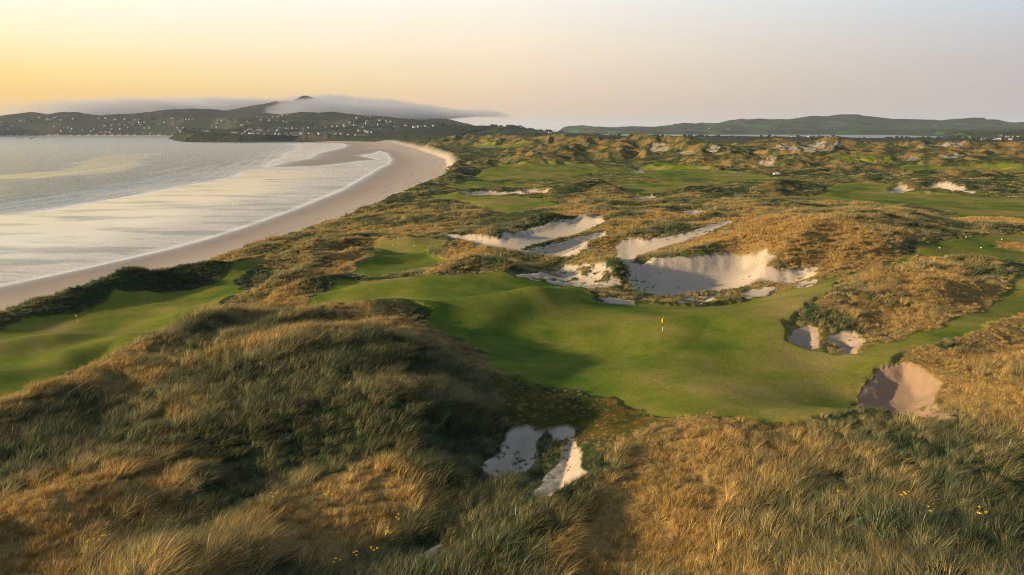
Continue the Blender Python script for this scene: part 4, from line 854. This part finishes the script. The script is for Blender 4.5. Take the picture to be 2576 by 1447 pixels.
mp_ = [((1260, 664), 'thin white marker post beside the sand strip on the dark ridge'), ((1090, 463), 'thin white marker post at the seaward edge of the dunes'), ((1887, 482), 'white post on the near rim of the right fairway')]
for (uv, lab), p in zip(mp_, cast([t[0] for t in mp_])):
    e = bpy.data.objects.new('marker_post', None); COL.objects.link(e); e.location = (p[0], p[1], ground_z(p[0], p[1]))
    MB().box((0,0,-.2), (.09,.09,1.25)).build('post', WHT, e); MB().box((0,0,1.05), (.11,.11,.08), 0, .6).build('cap', BLK, e)
    tag(e, lab, 'marker post', 'marker posts')

# ------------------------------------------------------------------ crows over the right fairway
FEA = simple('black_feathers', (.012,.011,.012), .6, .2, 20); BEAK = simple('beak', (.02,.02,.02), .4, .1, 20)
def crow(loc, head, flap, label):
    e = bpy.data.objects.new('crow', None); COL.objects.link(e); e.location = loc; e.rotation_euler = (.1, -.1, head)
    b = MB().tube([(-.24,0,.0),(-.17,0,.01),(-.08,0,.015),(.02,0,.01),(.10,0,.02),(.15,0,.035),(.19,0,.04),(.215,0,.035),(.235,0,.03)], [.006,.03,.055,.065,.05,.033,.036,.028,.014], 10); b.build('body', FEA, e, True)
    MB().tube([(.23,0,.03),(.275,0,.018)], [.012,.003], 6).build('beak', BEAK, e)
    MB().poly([(-.18,-.03,.01),(-.18,.03,.01),(-.36,.09,.0),(-.38,0,.0),(-.36,-.09,.0),(-.18,-.03,.022),(-.18,.03,.022),(-.36,.09,.012),(-.38,0,.012),(-.36,-.09,.012)],[(0,1,2,3,4),(5,6,7,8,9),(0,4,9,5),(1,2,7,6)]).build('tail', FEA, e)
    for sg in (-1, 1):
        v = []; f = []
        for j in range(8):
            t = j/7; yy = sg*(.04+.44*t*math.cos(flap*(.6+.4*t))); zz = .04 + .44*t*math.sin(flap); ch = .20*(1-t**2.2*.75); x0 = .08 - .10*t*t
            v += [(x0, yy, zz), (x0-ch*.5, yy, zz+.012), (x0-ch, yy, zz-.005), (x0-ch*.5, yy, zz-.006)]
            if j: a_ = (j-1)*4; f += [(a_,a_+1,a_+5,a_+4),(a_+1,a_+2,a_+6,a_+5),(a_+2,a_+3,a_+7,a_+6),(a_+3,a_,a_+4,a_+7)]
        f += [(0,1,2,3),(28,29,30,31)]; MB().poly(v, f).build('wing', FEA, e, True)
    return tag(e, label, 'bird', 'dark birds over the right fairway')
cr = [((2218,517),1.3,.9,'dark bird with raised wings, highest of the left trio over the pale fairway',1.2),((2198,527),.4,1.2,'dark bird with upright wing, left one just above the rough edge',.9),((2206.6,527),-.4,.5,'dark bird low by the rough edge, right of the upright winged one',.7),
      ((2453,533),2.2,.7,'larger dark bird flapping over the right part of the pale fairway',1.6),((2469,537),1.0,-.3,'small dark bird gliding at lower right of the pale fairway',1.0)]
for (uv, hd_, fl_, lab, up), p in zip(cr, cast([c_[0] for c_ in cr])): crow((p[0], p[1], ground_z(p[0], p[1])+up), hd_, fl_, lab)

# ------------------------------------------------------------------ people (far away, one continuous skinned body each)
SKIN = simple('skin', (.45,.26,.18), .6, .05, 10); NAVY = simple('dark_jacket', (.02,.022,.03), .8, .15, 10); JEANS = simple('grey_trousers', (.06,.06,.07), .85, .15, 10); HAIR = simple('brown_hair', (.03,.018,.01), .7, .2, 20)
def person(loc, face, stride, label):
    e = bpy.data.objects.new('person', None); COL.objects.link(e); e.location = loc; e.rotation_euler = (0, 0, face)
    J = [((0,0,.93),.13,-1),((0,0,1.12),.115,0),((0,0,1.32),.15,1),((0,0,1.46),.075,2),((0,0,1.53),.055,3),((0,.01,1.60),.085,4),((0,.012,1.70),.092,5),((0,0,1.78),.055,6)]
    for sg in (-1, 1):
        b = len(J); s = stride*sg
        J += [((sg*.17,0,1.40),.065,2),((sg*.22,-s*.08,1.15),.048,b),((sg*.23,-s*.16+.05,.92),.034,b+1),((sg*.23,-s*.17+.07,.83),.04,b+2),
              ((sg*.10,0,.86),.105,0),((sg*.11,s*.20,.48),.072,b+4),((sg*.11,s*.30-.04*abs(s),.10),.046,b+5),((sg*.12,s*.30+.12,.05),.045,b+6)]
    me = bpy.data.meshes.new('body'); me.from_pydata([j[0] for j in J], [(j[2], i) for i, j in enumerate(J) if j[2] >= 0], [])
    for mt in (SKIN, NAVY, JEANS): me.materials.append(mt)
    o = add('body', me, e); md = o.modifiers.new('skin', 'SKIN'); md.use_smooth_shade = True
    for i, j in enumerate(J): me.skin_vertices[0].data[i].radius = (j[1], j[1]*.85)
    me.skin_vertices[0].data[0].use_root = True
    s2 = o.modifiers.new('sub', 'SUBSURF'); s2.levels = 1; s2.render_levels = 1
    dg = bpy.context.evaluated_depsgraph_get(); dg.update(); nm = bpy.data.meshes.new_from_object(o.evaluated_get(dg)); o.modifiers.clear(); o.data = nm
    if len(nm.materials) < 3:
        nm.materials.clear(); [nm.materials.append(mt) for mt in (SKIN, NAVY, JEANS)]
    for p_ in nm.polygons:
        z_ = p_.center.z; p_.material_index = 2 if z_ < .95 and abs(p_.center.x) < .19 else (1 if .86 < z_ < 1.49 else 0)
    MB().rings([((0,-.01,1.70),.098,.10),((0,-.015,1.76),.092,.098),((0,-.01,1.81),.06,.065),((0,0,1.83),.02,.02)], 12).build('hair', HAIR, e, True)
    return tag(e, label, 'person')
pp = [((776, 363.5), 1.0, .9, 'tiny dark walker on the wet sand near the beach end, left one'), ((812.5, 360.5), -1.4, .8, 'tiny dark walker at the beach end, right one by the pool'), ((1943, 443), .4, .2, 'person in dark jacket standing left of the white car')]
for (uv, fa, st_, lab), p in zip(pp, cast([q_[0] for q_ in pp])): person((p[0], p[1], max(ground_z(p[0], p[1]), -.02)), fa, st_, lab)

# ------------------------------------------------------------------ white car behind the rough
def car(loc, rz):
    e = bpy.data.objects.new('parked_car', None); COL.objects.link(e); e.location = loc; e.rotation_euler = (0, 0, rz)
    prof = [(-2.0,.35),(-2.05,.75),(-1.75,.98),(-1.0,1.03),(-.45,1.42),(.9,1.46),(1.6,1.12),(1.98,.98),(2.05,.55),(1.98,.32)]
    v = []; n = len(prof)
    for yy, k in ((-.86,1),(-.80,1),(.80,1),(.86,1)):
        for x_, z_ in prof: v.append((x_, yy*(.84 if z_ > 1.2 else 1)*(1 if abs(yy) < .85 else 1), z_*(1 if abs(yy) < .85 else .985)))
    f = [tuple(range(n-1, -1, -1)), tuple(3*n+i for i in range(n))]
    for k in range(3):
        for i in range(n): f.append((k*n+i, k*n+(i+1)%n, (k+1)*n+(i+1)%n, (k+1)*n+i))
    MB().poly(v, f).build('body', simple('white_car_paint', (.78,.78,.76), .25, .02, 2, .5), e)
    MB().poly([(-.98,-.66,1.05),(-.98,.66,1.05),(-.50,.60,1.395),(-.50,-.60,1.395),(-1.0,-.66,1.07),(-1.0,.66,1.07),(-.52,.60,1.415),(-.52,-.60,1.415)],[(0,1,2,3),(4,5,6,7),(0,1,5,4),(1,2,6,5),(2,3,7,6),(3,0,4,7)]).build('windscreen', GLASS, e)
    for sg in (-1, 1):
        MB().poly([(-.8,sg*.875,1.06),(1.35,sg*.875,1.08),(.85,sg*.74,1.37),(-.42,sg*.74,1.36),(-.8,sg*.86,1.06),(1.35,sg*.86,1.08),(.85,sg*.72,1.37),(-.42,sg*.72,1.36)],[(0,1,2,3),(4,5,6,7),(0,1,5,4),(1,2,6,5),(2,3,7,6),(3,0,4,7)]).build('window', GLASS, e)
        for x_ in (-1.28, 1.28):
            wh = MB().tube([(x_, sg*.68, .32),(x_, sg*.89, .32)], [.32,.32], 20).build('wheel', BLK, e)
            MB().tube([(x_, sg*.885, .32),(x_, sg*.90, .32)], [.19,.19], 14).build('rim', GRYP, wh)
        MB().box((-2.03, sg*.6, .68), (.06,.3,.14)).build('headlight', GRYP, e)
    return tag(e, 'white parked car half hidden behind rough grass below the dune range', 'car')
p = cast([(1953, 442)])[0]; car((p[0], p[1], ground_z(p[0], p[1])+.15), R(8))

# ------------------------------------------------------------------ ragwort plants
STEM = simple('green_stem', (.045,.09,.02), .7, .2, 10); YF = simple('yellow_petals', (.80,.52,.02), .7, .1, 20)
def ragwort(loc, hgt, nh, seed, label):
    g = random.Random(seed); e = bpy.data.objects.new('ragwort', None); COL.objects.link(e); e.location = loc
    st = MB(); lf = MB()
    for i in range(nh):
        a_ = g.uniform(0, 6.28); rr_ = g.uniform(.05, .32); top = (math.cos(a_)*rr_, math.sin(a_)*rr_, hgt*g.uniform(.72, 1.05))
        st.tube([(0,0,-.05),(top[0]*.35, top[1]*.35, top[2]*.5), top], [.012,.010,.006], 5)
        fl = MB()
        for k in range(9):
            b_ = g.uniform(0, 6.28); q = g.uniform(0, .075); c = (top[0]+math.cos(b_)*q, top[1]+math.sin(b_)*q, top[2]+g.uniform(-.015,.03))
            fl.rings([((c[0],c[1],c[2]),.010,.010),((c[0],c[1],c[2]+.015),.024,.024),((c[0],c[1],c[2]+.022),.008,.008)], 6)
        fl.build('flower_head', YF, e)
        for k in range(7):
            z_ = top[2]*(k+1)/9; b_ = g.uniform(0, 6.28); s_ = .10*(1.3-k/8); cx, cy_ = top[0]*.7*z_/top[2], top[1]*.7*z_/top[2]
            dx, dy = math.cos(b_), math.sin(b_)
            lf.poly([(cx,cy_,z_),(cx+dx*s_*.6-dy*s_*.25,cy_+dy*s_*.6+dx*s_*.25,z_+.03),(cx+dx*s_*1.3,cy_+dy*s_*1.3,z_-.01),(cx+dx*s_*.6+dy*s_*.25,cy_+dy*s_*.6-dx*s_*.25,z_+.03),(cx+dx*s_*.6,cy_+dy*s_*.6,z_+.015)],[(0,1,4),(1,2,4),(2,3,4),(3,0,4)])
    st.build('stem', STEM, e, True); lf.build('leaves', STEM, e)
    return tag(e, label, 'wildflower', 'yellow ragwort plants in the grass')
rw = [((975,1367),1.15,9,'largest yellow ragwort clump near the bottom sand patch'),((941,1409),1.1,5,'yellow ragwort with stacked flower heads left of the bottom sand patch'),((888,1426),1.0,3,'small pair of yellow ragwort heads in the dark hollow at the bottom'),((846,1446),1.0,3,'yellow ragwort cut by the bottom edge of the photo'),
      ((1009,1329),1.0,3,'ragwort at the lower rim of the orange grass ridge'),((828,1293),1.0,4,'ragwort on the upper left of the orange grass ridge'),((2265,1280),1.1,4,'brightest ragwort in the middle of the right hand dune'),((2338,1315),1.0,3,'ragwort lower right of the brightest one on the right hand dune'),
      ((2463,1315),1.0,4,'ragwort nearest the right edge on the lower right dune'),((2572,1128),1.1,4,'ragwort touching the right edge of the photo'),((2109,1263),.95,2,'faint ragwort left of the brightest one on the right hand dune'),((697,1310),1.0,4,'ragwort in the dark hollow under the big left dune'),
      ((239,1410),1.0,3,'left ragwort of two in the shaded bottom left slope'),((263,1405),1.0,3,'right ragwort of two in the shaded bottom left slope'),((2245,682),1.3,12,'broad yellow ragwort bush beside the turf path'),((2190,590),1.2,10,'wide yellow patch of ragwort on the crest of the straw hill')]
for i, ((uv, hg, nh, lab), p) in enumerate(zip(rw, cast([q_[0] for q_ in rw]))): ragwort((p[0], p[1], ground_z(p[0], p[1])+.05), hg, nh, 900+i, lab)

# ------------------------------------------------------------------ rocks in the bay, dark shrubs, sprinkler spray
ROCK = simple('dark_rock', (.035,.032,.03), .8, .3, .4)
rk = [(470,268,3,4),(590,266,6,5),(640,268,4,4),(730,292,4,8),(810,262,3,4),(1000,273,5,7),(1085,298,4,7),(1190,268,9,6),(1475,276,6,6)]
nm_ = ['small flat rock','flat dark rock','low rock','larger rounded rock','tiny rock','rounded dark rock','nearest rounded rock','long flat rock','pointed rock']
for i, (x_, y_, wd_, hh_) in enumerate(rk):
    u_, v_ = x_/8.587/1.5901, (520 + y_/8.587)/1.5901; p = Wz(u_, v_ + .6, 0); g = random.Random(i)
    b = MB().rings([((0,0,-1),wd_*2.0,wd_),((wd_*.1,0,.6),wd_*1.6,wd_*.8),((wd_*.25,0,hh_*.32),wd_*.9,wd_*.5),((wd_*.2,.1,hh_*.42),wd_*.3,wd_*.2)], 11)
    b.v = [(a_+g.uniform(-.1,.1)*wd_, b_+g.uniform(-.1,.1)*wd_, c_) for a_, b_, c_ in b.v]
    o = b.build('rock', ROCK); o.location = p; tag(o, '%s in the bay off the far left shore, %s from the left' % (nm_[i], ORD[i]), 'rock', 'rocks in the bay')
sb = [(c3(2300,637), 3.2, 'widest dark shrub at the foot of the pointed dune'), (c3(2078,664), 2.0, 'dark shrub at the left end of the shrub row under the dune'), (c3(2187,664), 1.3, 'smaller dark shrub left of the close pair under the dune'), (c3(2225,668), 1.1, 'smallest dark shrub of the row under the dune'), (c2(1455,585), 5, 'dark thicket on the far lawn beyond the beach end'), (c2(1575,590), 4, 'round thicket right of the far lawn')]
for i, ((uv, s_, lab), p) in enumerate(zip(sb, cast([q_[0] for q_ in sb]))):
    e = bpy.data.objects.new('shrub', None); COL.objects.link(e); e.location = (p[0], p[1], ground_z(p[0], p[1])-.2)
    add('foliage', leafblob('foliage', 420, s_, s_*.42, s_*.13, 700+i), e); MB().tube([(0,0,-.3),(.05*s_,0,s_*.3),(.1*s_,.05*s_,s_*.6)], [.06*s_,.045*s_,.02*s_], 6).build('trunk', simple('bark', (.05,.035,.02), .9), e)
    tag(e, lab, 'shrub', 'dark shrubs on the links')
m = bpy.data.materials.new('spray'); m.use_nodes = True; T = NT(m.node_tree)
T.n('ShaderNodeOutputMaterial', {0: T.n('ShaderNodeBsdfPrincipled', {'Base Color': (.85,.87,.88,1), 'Roughness': .3}).outputs[0]})
for (uv, ln, hg, n_, lab) in [((1886, 391.5), 20, 6.0, 1500, 'arc of white sprinkler spray in front of the far dunes'), ((2150, 462), 14, 2.2, 500, 'thin low sprinkler mist over the right fairway')]:
    p = cast([uv])[0]; b = MB(); g = random.Random(5)
    for i in range(n_):
        t = g.random()**.8; sp_ = .05+.35*t; s_ = g.uniform(.012, .035)
        c = (-t*ln + g.gauss(0, sp_), g.gauss(0, sp_), .4 + 4*hg*t*(1-t*.82) - g.expovariate(1.6)*t*1.6)
        if c[2] > .1: b.poly([(c[0]-s_,c[1],c[2]),(c[0]+s_,c[1],c[2]),(c[0],c[1]+s_,c[2]),(c[0],c[1],c[2]+s_*1.5)], [(0,1,3),(1,2,3),(2,0,3),(0,2,1)])
    o = b.build('water_spray', m); o.location = (p[0], p[1], ground_z(p[0], p[1])); tag(o, lab, 'spray', kind='stuff')

# ------------------------------------------------------------------ fog bank on the mountain, haze over everything
def fog():
    m = bpy.data.materials.new('fog'); m.use_nodes = True; T = NT(m.node_tree)
    P = T.n('ShaderNodeNewGeometry').outputs['Position']; s3 = T.n('ShaderNodeSeparateXYZ', {0: P}); x, y, z = s3.outputs[:]
    X0, X1 = -4300.0, 150.0
    fc_ = T.n('ShaderNodeFloatCurve', {1: T.math('DIVIDE', T.math('SUBTRACT', x, X0), X1-X0, clamp=True)}); cv = fc_.mapping.curves[0]
    pts = [(-80,120),(60,150),(134,204),(242,231),(309,262),(403,286),(497,296),(591,286),(640,280),(692,290),(723,300),(763,318),(817,318),(865,291),(924,286),(978,264),(1032,237),(1085,220),(1139,187),(1220,172),(1281,146)]
    pts = [((3.243*(u_-1288)-X0)/(X1-X0), z_/400) for u_, z_ in pts]
    cv.points[0].location = pts[0]; cv.points[1].location = pts[-1]
    for q in pts[1:-1]: cv.points.new(*q)
    fc_.mapping.use_clip = False; fc_.mapping.update()
    top = T.math('MULTIPLY', fc_.outputs[0], 400.0)
    top = T.math('ADD', top, T.math('MULTIPLY', T.math('MAXIMUM', T.math('MINIMUM', T.math('SUBTRACT', y, 6150.0), 60.0), -2000.0), .24))
    f2 = T.n('ShaderNodeFloatCurve', {1: T.math('DIVIDE', T.math('SUBTRACT', x, X0), X1-X0, clamp=True)}); cv = f2.mapping.curves[0]
    p2 = [(-80,100),(60,120),(134,160),(242,205),(309,226),(403,242),(497,246),(591,225),(640,165),(700,120),(745,125),(800,200),(850,240),(924,240),(1032,215),(1139,176),(1281,136)]
    p2 = [((3.243*(u_-1288)-X0)/(X1-X0), z_/400) for u_, z_ in p2]; cv.points[0].location = p2[0]; cv.points[1].location = p2[-1]
    for q in p2[1:-1]: cv.points.new(*q)
    f2.mapping.use_clip = False; f2.mapping.update()
    top = T.math('MAXIMUM', top, T.math('MULTIPLY', f2.outputs[0], 400.0))
    nv = T.n('ShaderNodeMapping', {0: P, 3: (1, 1, 2.6)}).outputs[0]
    nz_ = T.noise(nv, .0045, 5, .6); nz2_ = T.noise(nv, .0016, 2, .5)
    top = T.math('ADD', top, T.math('ADD', T.math('MULTIPLY', T.math('SUBTRACT', nz_, .5), 95.0), T.math('MULTIPLY', T.math('SUBTRACT', T.noise(nv, .014, 4, .6), .5), 95.0)))
    up = T.mapr(T.math('SUBTRACT', top, z), -16, 28, smooth=True)
    bot = T.math('ADD', T.mapr(x, -900, -350, 95, 142), T.math('MULTIPLY', T.math('SUBTRACT', nz_, .5), 28.0))
    dn = T.mapr(T.math('SUBTRACT', z, bot), 0, 26, smooth=True)
    ends = T.math('MULTIPLY', T.mapr(x, -3800, -2700, smooth=True), T.mapr(x, 30, -120, smooth=True))
    den = T.math('MULTIPLY', T.math('MULTIPLY', up, dn), T.math('MULTIPLY', ends, T.mapr(nz_, .30, .62, .12, 1.0)))
    v = T.n('ShaderNodeVolumePrincipled', {'Color': (.50,.54,.62,1), 'Density': T.math('MULTIPLY', den, .0060), 'Anisotropy': .2})
    T.n('ShaderNodeOutputMaterial', {1: v.outputs[0]})
    try: m.cycles.volume_step_rate = .35; m.cycles.volume_sampling = 'EQUIANGULAR' if False else 'MULTIPLE_IMPORTANCE'
    except Exception: pass
    b = MB(); x0, x1, y0, y1, z0, z1 = X0, X1, 4850, 7000, 60, 395
    b.poly([(x0,y0,z0),(x1,y0,z0),(x1,y1,z0),(x0,y1,z0),(x0,y0,z1),(x1,y0,z1),(x1,y1,z1),(x0,y1,z1)], [(0,3,2,1),(4,5,6,7),(0,1,5,4),(1,2,6,5),(2,3,7,6),(3,0,4,7)])
    tag(b.build('fog', m), 'low bank of grey fog spilling over the far mountain', 'fog', kind='stuff')
fog()
m = bpy.data.materials.new('haze'); m.use_nodes = True; T = NT(m.node_tree)
T.n('ShaderNodeOutputMaterial', {1: T.n('ShaderNodeVolumePrincipled', {'Color': (.62,.73,.90,1), 'Density': HAZE, 'Anisotropy': .1}).outputs[0]})
try: m.cycles.homogeneous_volume = True
except Exception: pass
b = MB(); Lh = 43000; z0, z1 = -6.5, 430
b.poly([(-Lh,-Lh,z0),(Lh,-Lh,z0),(Lh,Lh,z0),(-Lh,Lh,z0),(-Lh,-Lh,z1),(Lh,-Lh,z1),(Lh,Lh,z1),(-Lh,Lh,z1)], [(0,3,2,1),(4,5,6,7),(0,1,5,4),(1,2,6,5),(2,3,7,6),(3,0,4,7)])
tag(b.build('haze', m), 'thin blue evening haze over the bay and hills', 'haze', kind='stuff')
